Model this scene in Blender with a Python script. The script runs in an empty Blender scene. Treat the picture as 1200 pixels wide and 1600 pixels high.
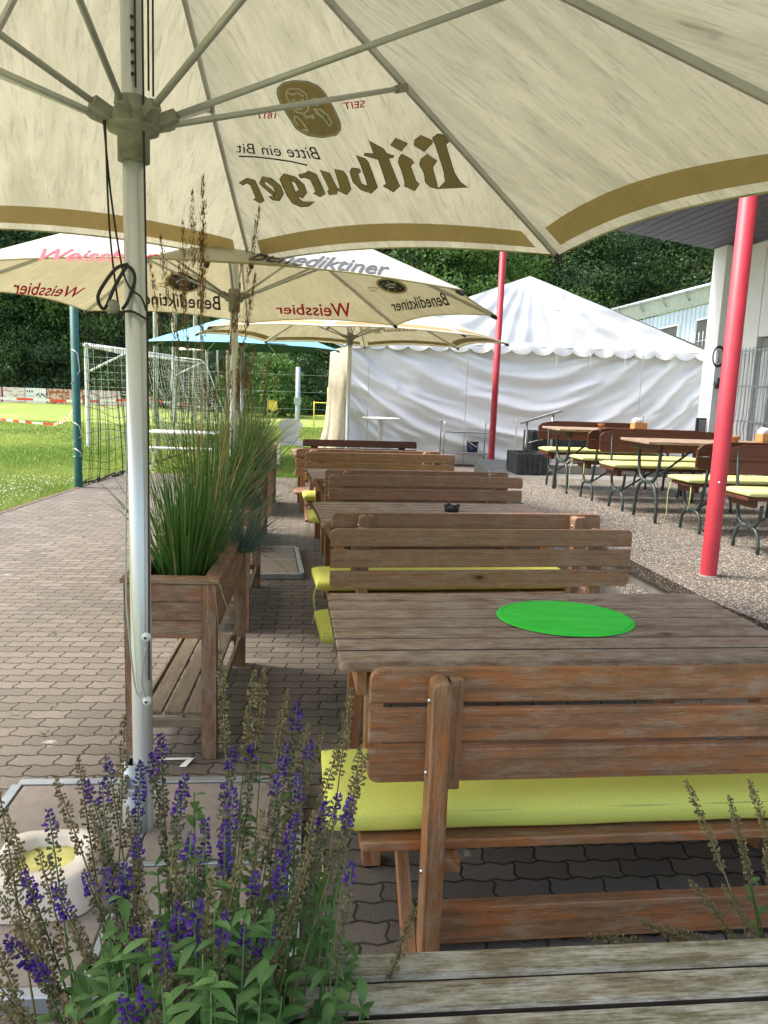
import bpy, math, random
from mathutils import Vector, Matrix, noise
random.seed(7)
S = bpy.context.scene
R = math.radians
# ------------------------------------------------------------------ camera
H, PITCH, ROLL, FPX = 1.65, R(9.3), R(2.1), 1202.0
fwd = Vector((0, math.cos(PITCH), -math.sin(PITCH))); u0 = Vector((0, math.sin(PITCH), math.cos(PITCH))); r0 = Vector((1, 0, 0))
UP = math.cos(ROLL)*u0 - math.sin(ROLL)*r0; RT = math.cos(ROLL)*r0 + math.sin(ROLL)*u0
cd = bpy.data.cameras.new('camera'); cam = bpy.data.objects.new('camera', cd); S.collection.objects.link(cam); S.camera = cam
cam.matrix_world = Matrix(((RT.x, UP.x, -fwd.x, 0), (RT.y, UP.y, -fwd.y, 0), (RT.z, UP.z, -fwd.z, H), (0, 0, 0, 1)))
cd.sensor_fit = 'VERTICAL'; cd.sensor_height = 36; cd.lens = 36*FPX/1600; cd.clip_end = 600; cd.clip_start = .05
# ------------------------------------------------------------------ sky and sun
SUN_EL, SUN_AZ = R(56), R(-84)          # azimuth from +Y towards +X
W = bpy.data.worlds.new('World'); S.world = W; W.use_nodes = True
wn = W.node_tree.nodes; bg = wn['Background']; sk = wn.new('ShaderNodeTexSky'); sk.sky_type = 'NISHITA'
sk.sun_disc = False; sk.sun_elevation = SUN_EL; sk.sun_rotation = SUN_AZ; sk.air_density = 1.6; sk.dust_density = 5; sk.ozone_density = .6
W.node_tree.links.new(sk.outputs[0], bg.inputs[0]); bg.inputs[1].default_value = .15
ld = bpy.data.lights.new('sun', 'SUN'); ld.energy = 1.7; ld.angle = R(14); ld.color = (1, .95, .86)
lo = bpy.data.objects.new('sun', ld); S.collection.objects.link(lo)
sd = Vector((math.sin(SUN_AZ)*math.cos(SUN_EL), math.cos(SUN_AZ)*math.cos(SUN_EL), math.sin(SUN_EL)))
lo.rotation_euler = sd.to_track_quat('Z', 'Y').to_euler(); lo.location = (-5, -5, 12)
S.view_settings.view_transform = 'Standard'; S.view_settings.look = 'None'; S.view_settings.gamma = 1
S.view_settings.exposure = 1.42
S.cycles.max_bounces = 8; S.cycles.transparent_max_bounces = 12
# ------------------------------------------------------------------ helpers
def ray(x, y): return fwd*FPX + RT*(x-600) - UP*(y-800)
def on_plane(x, y, p, n):
    d = ray(x, y); o = Vector((0, 0, H)); t = (p-o).dot(n)/d.dot(n); return o+d*t
def atz(x, y, z): d = ray(x, y); return Vector((0, 0, H))+d*((z-H)/d.z)
def aty(x, y, Y): d = ray(x, y); return Vector((0, 0, H))+d*(Y/d.y)

class MB:
    def __init__(s): s.v = []; s.f = []; s.uv = []; s.mi = []; s.sm = []; s.rn = []
    def add(s, vs, fs, uvf=None, m=0, sm=False, rnd=None):
        b = len(s.v); s.v += [tuple(p) for p in vs]
        rnd = random.random() if rnd is None else rnd
        for fc in fs:
            s.f.append([b+i for i in fc]); s.mi.append(m); s.sm.append(sm); s.rn.append(rnd)
            for i in fc: s.uv.append(uvf(vs[i]) if callable(uvf) else (uvf[i] if uvf else (0, 0)))
        return s
    def prism(s, out, M, d, ch=.003, m=0, grain=0, rnd=None, ms=None):
        """outline in local xy, extruded along local z from 0 to d, M places it; grain 0/1/2 = local axis of grain"""
        rnd = random.random() if rnd is None else rnd
        n = len(out); cx = sum(p[0] for p in out)/n; cy = sum(p[1] for p in out)/n
        w = max(p[0] for p in out)-min(p[0] for p in out); h = max(p[1] for p in out)-min(p[1] for p in out)
        fx = max(0, 1-2*ch/max(w, 1e-4)); fy = max(0, 1-2*ch/max(h, 1e-4))
        inn = [(cx+(x-cx)*fx, cy+(y-cy)*fy) for x, y in out]
        L = []
        for ring, z in ((inn, 0), (out, ch), (out, d-ch), (inn, d)):
            L += [Vector((x, y, z)) for x, y in ring]
        fs = [list(range(n))[::-1], [3*n+i for i in range(n)]]
        for k in range(3):
            for i in range(n):
                j = (i+1) % n; fs.append([k*n+i, k*n+j, (k+1)*n+j, (k+1)*n+i])
        ou, ov = rnd*50, rnd*31
        def uvf(i):
            p = L[i]; q = [p.x, p.y, p.z]; a = q.pop(grain); return (a+ou, q[0]+q[1]+ov)
        b = len(s.v); s.v += [tuple(M @ p) for p in L]
        for qi, fc in enumerate(fs):
            s.f.append([b+i for i in fc]); s.mi.append(ms if ms is not None and 2+n <= qi < 2+2*n else m); s.sm.append(False); s.rn.append(rnd)
            for i in fc: s.uv.append(uvf(i))
        return s
    def box(s, x0, x1, y0, y1, z0, z1, ch=.003, m=0, M=Matrix(), grain=None, rnd=None):
        d = [x1-x0, y1-y0, z1-z0]
        if grain is None: grain = d.index(max(d))
        ch = min(ch, min(d)*.3)
        return s.prism([(0, 0), (d[0], 0), (d[0], d[1]), (0, d[1])], M @ Matrix.Translation((x0, y0, z0)), d[2], ch, m, grain, rnd)
    def beam(s, a, b, w, t, m=0, ch=.003, roll=0):
        a, b = Vector(a), Vector(b); q = (b-a).to_track_quat('Z', 'Y').to_matrix().to_4x4()
        M = Matrix.Translation(a) @ q @ Matrix.Rotation(roll, 4, 'Z')
        return s.prism([(-w/2, -t/2), (w/2, -t/2), (w/2, t/2), (-w/2, t/2)], M, (b-a).length, ch, m, 2)
    def tube(s, pts, r, n=10, m=0, cap=True, closed=False, rnd=None):
        pts = [Vector(p) for p in pts]; K = len(pts); vs = []; up = None
        rr = r if isinstance(r, (list, tuple)) else [r]*K
        for k, p in enumerate(pts):
            if closed: t = pts[(k+1) % K]-pts[k-1]
            else: t = pts[min(k+1, K-1)]-pts[max(k-1, 0)]
            if t.length < 1e-9: t = Vector((0, 0, 1))
            t.normalize()
            if up is None: up = t.orthogonal().normalized()
            up = (up-t*up.dot(t));
            if up.length < 1e-6: up = t.orthogonal()
            up.normalize(); sd_ = t.cross(up)
            for i in range(n):
                a = 2*math.pi*i/n; vs.append(p+(up*math.cos(a)+sd_*math.sin(a))*rr[k])
        fs = []
        for k in range(K if closed else K-1):
            k2 = (k+1) % K
            for i in range(n): j = (i+1) % n; fs.append([k*n+i, k*n+j, k2*n+j, k2*n+i])
        if cap and not closed: fs += [list(range(n))[::-1], [(K-1)*n+i for i in range(n)]]
        return s.add(vs, fs, lambda p: (p[2], p[0]+p[1]), m, True, rnd)
    def lathe(s, prof, c=(0, 0, 0), n=24, m=0, M=Matrix(), sm=True, rnd=None):
        vs = []; fs = []
        for r, z in prof:
            for i in range(n):
                a = 2*math.pi*i/n; vs.append(M @ Vector((c[0]+r*math.cos(a), c[1]+r*math.sin(a), c[2]+z)))
        for k in range(len(prof)-1):
            for i in range(n): j = (i+1) % n; fs.append([k*n+i, k*n+j, (k+1)*n+j, (k+1)*n+i])
        return s.add(vs, fs, lambda p: (p[0], p[1]), m, sm, rnd)
    def build(s, name, mats, parent=None, loc=(0, 0, 0), rz=0, angle=None, **tags):
        me = bpy.data.meshes.new(name); me.from_pydata(s.v, [], s.f)
        for mt in (mats if isinstance(mats, (list, tuple)) else [mats]): me.materials.append(mt)
        me.polygons.foreach_set('material_index', s.mi); me.polygons.foreach_set('use_smooth', s.sm)
        ul = me.uv_layers.new(name='UVMap'); ul.data.foreach_set('uv', [c for q in s.uv for c in q])
        at = me.attributes.new('rnd', 'FLOAT', 'FACE'); at.data.foreach_set('value', s.rn)
        me.update()
        o = bpy.data.objects.new(name, me); S.collection.objects.link(o); o.parent = parent
        o.location = loc; o.rotation_euler = (0, 0, rz)
        for k, v in tags.items(): o[k] = v
        return o
def tag(o, label, cat, group=None):
    o['label'] = label; o['category'] = cat
    if group: o['group'] = group
    return o
def thing(name, label, cat, loc=(0, 0, 0), rz=0, group=None):
    o = bpy.data.objects.new(name, None); S.collection.objects.link(o); o.location = loc; o.rotation_euler = (0, 0, rz)
    o.empty_display_size = .1
    return tag(o, label, cat, group)
def kids(o): return [c for c in bpy.data.objects if c.parent == o]
def dup(o, loc, rz=None, label=None, parent=None, top=True):
    c = o.copy(); S.collection.objects.link(c)
    if top:
        c.location = loc
        if rz is not None: c.rotation_euler = (0, 0, rz)
        if label: c['label'] = label
    else: c.parent = parent
    for k in kids(o): dup(k, None, parent=c, top=False)
    return c
def rrect(w, h, r, n=4, corners=(1, 1, 1, 1)):
    out = []
    for (cx, cy, a0), on in zip(((w-r, r, -90), (w-r, h-r, 0), (r, h-r, 90), (r, r, 180)), corners):
        if on:
            for k in range(n+1): a = R(a0+90*k/n); out.append((cx+r*math.cos(a), cy+r*math.sin(a)))
        else: out.append((w if cx > w/2 else 0, h if cy > h/2 else 0))
    return out
# ------------------------------------------------------------------ materials
class NT:
    def __init__(s, name):
        s.m = bpy.data.materials.new(name); s.m.use_nodes = True; s.t = s.m.node_tree; s.n = s.t.nodes; s.p = s.n['Principled BSDF']; s.out = s.n['Material Output']
    def new(s, ty, **kw):
        nd = s.n.new('ShaderNode'+ty)
        for k, v in kw.items(): setattr(nd, k, v)
        return nd
    def set(s, sock, v):
        if hasattr(v, 'is_output') or isinstance(v, bpy.types.NodeSocket): s.t.links.new(v, sock)
        elif isinstance(v, (tuple, list)) and sock.type == 'RGBA' and len(v) == 3: sock.default_value = (*v, 1)
        else: sock.default_value = v
    def coord(s, which='Object'): return s.new('TexCoord').outputs[which]
    def mapp(s, vec, scale=(1, 1, 1), loc=(0, 0, 0), rot=(0, 0, 0)):
        nd = s.new('Mapping'); s.set(nd.inputs[0], vec); nd.inputs['Scale'].default_value = scale; nd.inputs['Location'].default_value = loc; nd.inputs['Rotation'].default_value = rot; return nd.outputs[0]
    def noise(s, vec, scale=5, detail=4, rough=.55, dist=0):
        nd = s.new('TexNoise'); s.set(nd.inputs['Vector'], vec); nd.inputs['Scale'].default_value = scale; nd.inputs['Detail'].default_value = detail; nd.inputs['Roughness'].default_value = rough; nd.inputs['Distortion'].default_value = dist; return nd.outputs[0]
    def voro(s, vec, scale=5, feat='F1', out='Distance', rnd=1):
        nd = s.new('TexVoronoi', feature=feat); s.set(nd.inputs['Vector'], vec); nd.inputs['Scale'].default_value = scale; nd.inputs['Randomness'].default_value = rnd; return nd.outputs[out]
    def ramp(s, f, stops, interp='LINEAR'):
        nd = s.new('ValToRGB'); s.set(nd.inputs[0], f); cr = nd.color_ramp; cr.interpolation = interp
        while len(cr.elements) < len(stops): cr.elements.new(.5)
        for e, (p, c) in zip(cr.elements, stops): e.position = p; e.color = (*c, 1) if len(c) == 3 else c
        return nd.outputs[0]
    def rng(s, f, a, b, c=0, d=1):
        nd = s.new('MapRange'); s.set(nd.inputs[0], f)
        for i, v in enumerate((a, b, c, d)): nd.inputs[i+1].default_value = v
        return nd.outputs[0]
    def mix(s, f, a, b, mode='MIX'):
        nd = s.new('Mix', data_type='RGBA', blend_type=mode); s.set(nd.inputs[0], f); s.set(nd.inputs[6], a); s.set(nd.inputs[7], b); return nd.outputs[2]
    def math(s, op, a, b=0, c=0):
        nd = s.new('Math', operation=op); s.set(nd.inputs[0], a); s.set(nd.inputs[1], b); s.set(nd.inputs[2], c); return nd.outputs[0]
    def attr(s, n='rnd'): nd = s.new('Attribute', attribute_name=n); return nd.outputs['Fac']
    def bump(s, h, st=.3, dist=.01, nrm=None):
        nd = s.new('Bump'); s.set(nd.inputs['Height'], h); nd.inputs['Strength'].default_value = st; nd.inputs['Distance'].default_value = dist
        if nrm: s.set(nd.inputs['Normal'], nrm)
        s.t.links.new(nd.outputs[0], s.p.inputs['Normal']); return nd.outputs[0]
    def fin(s, col=None, rough=.6, metal=0, spec=None):
        if col is not None: s.set(s.p.inputs['Base Color'], col)
        s.set(s.p.inputs['Roughness'], rough); s.p.inputs['Metallic'].default_value = metal
        if spec is not None: s.p.inputs['Specular IOR Level'].default_value = spec
        return s.m
    def translucent(s, col, f=.4):
        tr = s.new('BsdfTranslucent'); s.set(tr.inputs[0], col); mx = s.new('MixShader'); mx.inputs[0].default_value = f
        s.t.links.new(s.p.outputs[0], mx.inputs[1]); s.t.links.new(tr.outputs[0], mx.inputs[2]); s.t.links.new(mx.outputs[0], s.out.inputs[0]); return s.m
def plain(name, col, rough=.6, metal=0, var=.12, sc=8, bump=0):
    t = NT(name); nz = t.noise(t.coord(), sc, 5)
    c = t.mix(t.rng(nz, .3, .7), tuple(x*(1-var) for x in col), tuple(min(1, x*(1+var)) for x in col))
    if bump: t.bump(t.noise(t.coord(), sc*12, 3), bump, .002)
    return t.fin(c, rough, metal)
def wood(name, a, b, grey, wear=.5, knot=(.06, .028, .013), rough=.6, patch=None, wearx=1.0, pw=.85):
    t = NT(name); uv = t.coord('UV')
    fine = t.noise(t.mapp(uv, (16, 240, 1)), 1, 6, .75); mid = t.noise(t.mapp(uv, (7, 60, 1)), 1, 10, .74, .4)
    kd = t.voro(t.mapp(uv, (2.4, 4.4, 1)), 1, rnd=1)
    wv = t.new('TexWave', wave_type='BANDS', bands_direction='Y', wave_profile='SAW'); t.set(wv.inputs[0], t.mapp(uv, (.30, 7.5, 1))); wv.inputs['Scale'].default_value = 1; wv.inputs['Distortion'].default_value = 9; wv.inputs['Detail'].default_value = 3; wv.inputs['Detail Scale'].default_value = .7; wv.inputs['Detail Roughness'].default_value = .6
    t.set(wv.inputs['Phase Offset'], t.rng(kd, .0, .22, 3.5, 0))
    c = t.mix(t.rng(mid, .32, .68), a, b)
    if patch: c = t.mix(t.rng(t.noise(t.mapp(uv, (3.2, 15, 1)), 1, 9, .70), .46, .60, 0, pw), c, patch)
    c = t.mix(t.math('MULTIPLY', t.rng(wv.outputs['Fac'], .62, 1.0), .42), c, tuple(x*.38 for x in a))
    big = t.noise(t.mapp(uv, (6.5, 24, 1), (3, 9, 0)), 1, 10, .76)
    wf = t.math('ADD', t.math('MULTIPLY', big, .75), t.math('MULTIPLY', fine, .40))
    c = t.mix(t.rng(wf, .64-wear*.20, .74-wear*.10, 0, .85*wearx), c, grey)
    rn = t.attr(); c = t.mix(t.rng(rn, 0, 1, 0, .30), c, t.mix(.5, c, (.10, .06, .035)))
    c = t.mix(t.rng(fine, .33, .43, .55, 0), c, (.035, .02, .012))
    halo = t.rng(kd, .05, .15, .6, 0); c = t.mix(halo, c, tuple(x*.5 for x in a)); kf = t.rng(kd, .035, .07, .95, 0); c = t.mix(kf, c, knot)
    spt = t.noise(uv, 210, 3, .7); c = t.mix(t.rng(spt, .64, .74, 0, .35), c, grey)
    t.bump(t.math('ADD', t.math('ADD', fine, t.math('MULTIPLY', mid, .6)), t.math('MULTIPLY', wv.outputs['Fac'], .3)), .5, .003)
    return t.fin(c, rough)
M = {}
M['bench'] = wood('stained_bench_wood', (.27, .125, .055), (.35, .18, .085), (.44, .31, .21), .42, patch=(.56, .175, .04), pw=.7)
M['bench2'] = wood('faded_bench_wood', (.27, .145, .085), (.35, .205, .13), (.40, .29, .21), .5, patch=(.40, .17, .07), pw=.6)
M['dark'] = wood('dark_bench_wood', (.075, .028, .016), (.11, .04, .022), (.14, .075, .05), .15)
M['table'] = wood('weathered_table_wood', (.18, .10, .06), (.27, .165, .11), (.50, .41, .33), .78, patch=(.30, .14, .07), pw=.5)
M['grey'] = wood('grey_deck_wood', (.17, .13, .07), (.27, .215, .125), (.62, .56, .45), .62, wearx=1.0, patch=(.15, .145, .06), pw=.7)
M['planter'] = wood('planter_wood', (.15, .08, .05), (.23, .13, .085), (.36, .28, .21), .6, patch=(.40, .13, .05), pw=.7)
M['shelf'] = wood('planter_shelf_wood', (.14, .105, .065), (.2, .16, .1), (.26, .22, .16), .8)
M['gap_shade'] = wood('gap_shade_board_edge', (.05, .035, .025), (.07, .05, .035), (.10, .08, .06), .3)  # dark board sides: shade of the gaps painted in, with some weathered dirt
M['red_dark'] = wood('mahogany_bench_wood', (.085, .022, .012), (.12, .032, .016), (.12, .045, .028), .1, rough=.42)
M['alu'] = plain('brushed_aluminium', (.66, .69, .73), .3, .55, .05, 3)
M['aludark'] = plain('dull_aluminium', (.46, .47, .46), .4, .4, .1, 6)
M['plastic'] = plain('dirty_grey_plastic', (.24, .235, .20), .6, 0, .3, 20)
M['rope'] = plain('black_cord', (.03, .03, .03), .8)
M['steel'] = plain('dark_green_steel', (.055, .075, .075), .42, .3, .2, 15)
M['galv'] = plain('galvanised_steel', (.40, .44, .47), .45, .6, .15, 14)
M['white'] = plain('white_plastic', (.8, .8, .78), .4, 0, .03)
M['chrome'] = plain('stainless_steel', (.55, .56, .57), .25, .9, .05)
M['black'] = plain('black_plastic', (.02, .022, .022), .4)
M['soil'] = plain('potting_soil', (.045, .03, .02), .95, 0, .5, 60, .8)
M['redpaint'] = plain('red_painted_steel', (.54, .04, .068), .5, 0, .10, 7)
M['greenpost'] = plain('green_post_paint', (.012, .10, .09), .5, 0, .3, 9)
M['stalk'] = plain('dry_stalk', (.38, .27, .12), .8, 0, .25, 30)
M['seed'] = plain('seed_head', (.17, .09, .04), .9, 0, .35, 60)
def leafm(name, a, b, tr=.35, rough=.5):
    t = NT(name); c = t.mix(t.attr(), a, b); c = t.mix(t.rng(t.noise(t.coord(), 3, 2), .3, .7), c, t.mix(.5, c, a)); t.fin(c, rough)
    return t.translucent(c, tr)
M['grassblade'] = leafm('ornamental_grass_blade', (.035, .10, .02), (.13, .26, .05), .3)
M['grassdry'] = leafm('dry_grass_blade', (.25, .20, .08), (.42, .33, .15), .3)
M['fescue'] = leafm('blue_fescue_blade', (.06, .13, .12), (.12, .22, .2), .25)
M['lawn'] = leafm('lawn_blade', (.15, .25, .04), (.40, .47, .13), .35)
M['salvleaf'] = leafm('sage_leaf', (.075, .17, .04), (.18, .32, .10), .3, .6)
M['purple'] = leafm('purple_flower', (.06, .014, .20), (.16, .05, .42), .25)
M['calyx'] = leafm('dried_calyx', (.15, .13, .055), (.40, .31, .16), .2, .8)
M['calyxd'] = leafm('dark_calyx', (.13, .10, .07), (.28, .22, .14), .2, .8)
for i, (a, b) in enumerate((((.016, .05, .016), (.10, .19, .045)), ((.04, .105, .022), (.20, .34, .07)), ((.018, .05, .026), (.09, .17, .07)))):
    M['tree%d' % i] = leafm('tree_foliage', a, b, .3, .6)
M['bark'] = plain('tree_bark', (.09, .07, .05), .9, 0, .4, 20, .5)
M['oldpole'] = plain('weathered_timber_pole', (.32, .34, .24), .85, 0, .3, 5)
def cushion_m():
    t = NT('lime_cushion_fabric'); o = t.coord(); w = t.noise(o, 260, 2); c = t.mix(t.rng(w, .35, .65), (.66, .69, .12), (.77, .79, .20))
    c = t.mix(t.rng(t.noise(o, 3, 3), .5, .75, 0, .25), c, (.45, .52, .08)); t.bump(t.math('ADD', w, t.math('MULTIPLY', t.noise(o, 7, 3), 3)), .2, .004); return t.fin(c, .85)
M['lime'] = cushion_m()
def lime2():
    t = NT('pale_lime_vinyl'); o = t.coord(); c = t.mix(t.rng(t.noise(o, 4, 3), .4, .7), (.60, .64, .26), (.68, .72, .34)); t.bump(t.noise(o, 9, 3), .25, .01); return t.fin(c, .5)
M['limev'] = lime2()
def cloth(name, base, stain, tr, amount=.6, trcol=None):
    t = NT(name); uv = t.coord('UV')
    st = t.noise(t.mapp(uv, (5, .9, 1)), 1, 10, .74, .6); st2 = t.noise(t.mapp(uv, (46, 4.5, 1)), 1, 7, .72, .4); sp = t.noise(uv, 75, 6, .8); blot = t.noise(uv, 1.8, 6, .65)
    c = t.mix(t.rng(st, .42, .64, 0, amount), base, stain); c = t.mix(t.rng(st2, .52, .66, 0, amount*.8), c, tuple(x*.5 for x in stain))
    c = t.mix(t.rng(sp, .56, .70, 0, .42*min(1, amount+.2)), c, tuple(x*.55 for x in stain)); c = t.mix(t.rng(sp, .30, .42, .3*min(1, amount), 0), c, tuple(min(.9, x*1.35) for x in base)); c = t.mix(t.rng(blot, .35, .7, 0, .35*amount), c, stain)
    t.bump(t.math('ADD', t.noise(t.mapp(uv, (2.2, 1.2, 1)), 2, 4), t.math('MULTIPLY', t.noise(uv, 240, 3), .08)), .35, .025); t.fin(c, .8, 0, .2)
    return t.translucent(t.mix(.6, c, trcol or base), tr)
M['canvas'] = cloth('beige_canopy_cloth', (.62, .595, .455), (.24, .24, .115), .28, .85)
M['canvas2'] = cloth('cream_canopy_cloth', (.66, .61, .42), (.42, .36, .17), .42, .6)
M['topcloth'] = cloth('sunlit_canopy_top', (.84, .84, .82), (.7, .7, .66), .55, .2)  # lighter upper copy of the canopy cloth, sunlit whiteness put into its colour
M['gold'] = cloth('gold_print', (.58, .45, .23), (.46, .37, .19), .36, .5)
M['golddk'] = cloth('dark_gold_print', (.46, .38, .21), (.38, .31, .17), .3, .5)
M['goldedge'] = cloth('brown_outline_print', (.07, .06, .04), (.06, .05, .03), .05, .3)
M['redp'] = cloth('red_print', (.55, .03, .04), (.4, .03, .03), .12, .2)
M['pinkp'] = cloth('pink_print', (.62, .09, .12), (.6, .12, .15), .12, .2)
M['blackp'] = cloth('black_print', (.03, .03, .035), (.04, .04, .04), .05, .2)
M['greyp'] = cloth('grey_print', (.10, .11, .13), (.12, .12, .13), .05, .2)
M['whitep'] = cloth('white_print', (.95, .93, .85), (.85, .82, .7), .5, .2)
M['teal'] = cloth('dark_green_canopy_cloth', (.025, .085, .075), (.02, .07, .06), .05, .4)
M['tealtop'] = cloth('pale_blue_canopy_cloth', (.20, .42, .56), (.17, .38, .52), .06, .2)
def paving():
    t = NT('interlocking_block_paving'); o = t.coord(); sx = t.new('SeparateXYZ'); t.set(sx.inputs[0], t.mapp(o, rot=(0, 0, -.10)))
    x, y = sx.outputs[0], sx.outputs[1]
    jx = t.noise(o, 9, 2)
    tri = t.math('PINGPONG', x, .0475); tri2 = t.math('PINGPONG', t.math('ADD', y, .03), .047)
    y2 = t.math('ADD', t.math('ADD', y, t.math('MULTIPLY', tri, .30)), t.math('MULTIPLY', jx, .012)); x2 = t.math('ADD', t.math('ADD', x, t.math('MULTIPLY', tri2, .35)), t.math('MULTIPLY', jx, .012))
    cb = t.new('CombineXYZ'); t.set(cb.inputs[0], x2); t.set(cb.inputs[1], y2)
    br = t.new('TexBrick'); t.set(br.inputs['Vector'], cb.outputs[0]); br.inputs['Scale'].default_value = 1; br.inputs['Brick Width'].default_value = .19; br.inputs['Row Height'].default_value = .094
    br.inputs['Mortar Size'].default_value = .0055; br.inputs['Mortar Smooth'].default_value = .35; br.inputs['Bias'].default_value = 0
    br.inputs['Color1'].default_value = (0, 0, 0, 1); br.inputs['Color2'].default_value = (1, 1, 1, 1); br.inputs['Mortar'].default_value = (.5, .5, .5, 1); br.offset = .5
    nz = t.noise(o, 3, 6, .6); fn = t.noise(o, 120, 4, .7); lg = t.noise(o, .7, 4)
    c = t.mix(br.outputs[0], (.105, .092, .080), (.205, .180, .156))
    rv = t.attr(); c = t.mix(t.rng(nz, .35, .7, 0, .6), c, (.145, .120, .098))
    c = t.mix(t.rng(lg, .45, .65, 0, .45), c, (.088, .078, .062))
    c = t.mix(t.rng(fn, .50, .72, 0, .6), c, (.25, .22, .19)); c = t.mix(t.rng(fn, .25, .42, .6, 0), c, (.05, .042, .036))
    sv = t.voro(o, 2.3, rnd=1); c = t.mix(t.math('MULTIPLY', t.rng(sv, .05, .09, .8, 0), t.rng(t.noise(o, 30, 2), .4, .6)), c, (.5, .47, .42))
    mo = t.mix(t.rng(t.noise(o, 6, 3), .45, .65), (.03, .024, .018), (.045, .05, .02)); c = t.mix(br.outputs['Fac'], c, mo)
    hgt = t.math('ADD', t.math('MULTIPLY', br.outputs['Fac'], -1.0), t.math('ADD', t.math('MULTIPLY', fn, .25), t.math('MULTIPLY', br.outputs[0], .25)))
    t.bump(hgt, .8, .009); return t.fin(c, .8)
M['paving'] = paving()
def aggregate(name, dark=1.0):
    t = NT(name); o = t.coord(); v = t.new('TexVoronoi'); t.set(v.inputs[0], o); v.inputs['Scale'].default_value = 92
    bwn = t.new('RGBToBW'); t.set(bwn.inputs[0], v.outputs['Color']); col = t.ramp(bwn.outputs[0], [(.25, (.09*dark, .07*dark, .055*dark)), (.42, (.20*dark, .165*dark, .13*dark)), (.58, (.36*dark, .31*dark, .26*dark)), (.72, (.75*dark, .71*dark, .63*dark))])
    c = t.mix(t.rng(v.outputs['Distance'], .35, .62), col, (.06*dark, .052*dark, .043*dark)); c = t.mix(t.rng(t.noise(o, 1.2, 5), .4, .7, 0, .4), c, (.12, .11, .10))
    t.bump(t.math('MULTIPLY', v.outputs['Distance'], -1), .8, .006); return t.fin(c, .75)
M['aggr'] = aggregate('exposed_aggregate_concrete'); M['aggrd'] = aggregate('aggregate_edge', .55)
def field():
    t = NT('mown_field_ground'); o = t.coord(); a = t.noise(o, .28, 5, .6, .5); b = t.noise(o, 14, 4, .7); d = t.noise(t.mapp(o, (.5, .14, 1)), 1, 4)
    c = t.mix(t.rng(b, .3, .7), (.16, .235, .045), (.30, .37, .10)); c = t.mix(t.rng(a, .52, .70, 0, .75), c, (.42, .41, .17)); c = t.mix(t.rng(d, .5, .7, 0, .4), c, (.17, .30, .03))
    t.bump(b, .6, .03); return t.fin(c, .85, 0, .2)
M['field'] = field()
M['concrete'] = plain('grey_concrete', (.24, .235, .23), .85, 0, .2, 5, .4)
M['slab'] = plain('brown_grey_slab', (.255, .22, .195), .75, 0, .12, 25, .3)
M['palisade'] = plain('dark_grooved_concrete', (.045, .052, .058), .85, 0, .3, 10, .4)
M['render'] = plain('white_wall_render', (.72, .74, .77), .9, 0, .05, 3, .5)
M['soffit'] = plain('dark_soffit_board', (.10, .09, .115), .6, 0, .12, 3)
M['glass'] = plain('dark_window_glass', (.07, .08, .09), .12, 0, .2, 1)
M['blind'] = plain('grey_roller_blind', (.22, .22, .23), .7)
M['winwhite'] = plain('white_window_frame', (.68, .70, .72), .5)
def corr():
    t = NT('pale_trapezoid_cladding'); o = t.coord(); return t.fin(t.mix(t.rng(t.noise(o, 1.5, 3), .3, .7), (.42, .52, .60), (.52, .62, .70)), .5)
M['clad'] = corr()
def tentm():
    t = NT('white_marquee_cloth'); o = t.coord(); c = t.mix(t.rng(t.noise(o, 1.2, 5, .6), .35, .7), (.84, .84, .86), (.78, .78, .80)); c = t.mix(t.rng(t.noise(o, 40, 3), .6, .8, 0, .2), c, (.5, .5, .47))
    t.bump(t.math('ADD', t.noise(o, 5, 4, .6, 1), t.math('MULTIPLY', t.noise(o, 22, 3), .25)), .18, .03); return t.fin(c, .7, 0, .3)
M['tent'] = tentm()
M['tentdirty'] = plain('beige_marquee_cloth', (.62, .56, .47), .8, 0, .15, 4)
M['seam'] = plain('grey_seam', (.52, .53, .53), .7)
def matg():
    t = NT('green_felt'); o = t.coord(); c = t.mix(t.rng(t.noise(t.mapp(o, (3, 14, 1)), 1, 3), .35, .65), (.045, .72, .06), (.07, .82, .09)); t.bump(t.math('ADD', t.noise(t.mapp(o, (5, 24, 1)), 1, 4), t.math('MULTIPLY', t.noise(o, 300, 2), .15)), .6, .012); return t.fin(c, .9)
M['felt'] = matg()
M['wax'] = plain('pinkish_cast_stone', (.74, .66, .58), .5, 0, .06, 10, .15)
M['yellowwax'] = plain('yellow_wax', (.72, .68, .22), .45, 0, .2, 14)
M['enamel'] = plain('navy_enamel', (.008, .02, .07), .2)
M['bamboo'] = plain('light_wooden_caddy', (.48, .25, .09), .6, 0, .15, 30)
M['paper'] = plain('white_paper', (.85, .85, .85), .8)
M['terracotta'] = plain('terracotta_pot', (.42, .16, .07), .8)
M['tapew'] = plain('white_tape', (.85, .83, .78), .5); M['taper'] = plain('red_tape', (.75, .07, .03), .5)
M['netb'] = plain('black_netting', (.012, .016, .014), .9); M['netw'] = plain('white_netting', (.6, .6, .56), .8)
M['wire'] = plain('string_lights_wire', (.2, .2, .19), .6)
M['yellow'] = plain('yellow_paint', (.75, .62, .08), .5); M['twine'] = plain('lime_tie_string', (.5, .55, .18), .8)

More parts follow.
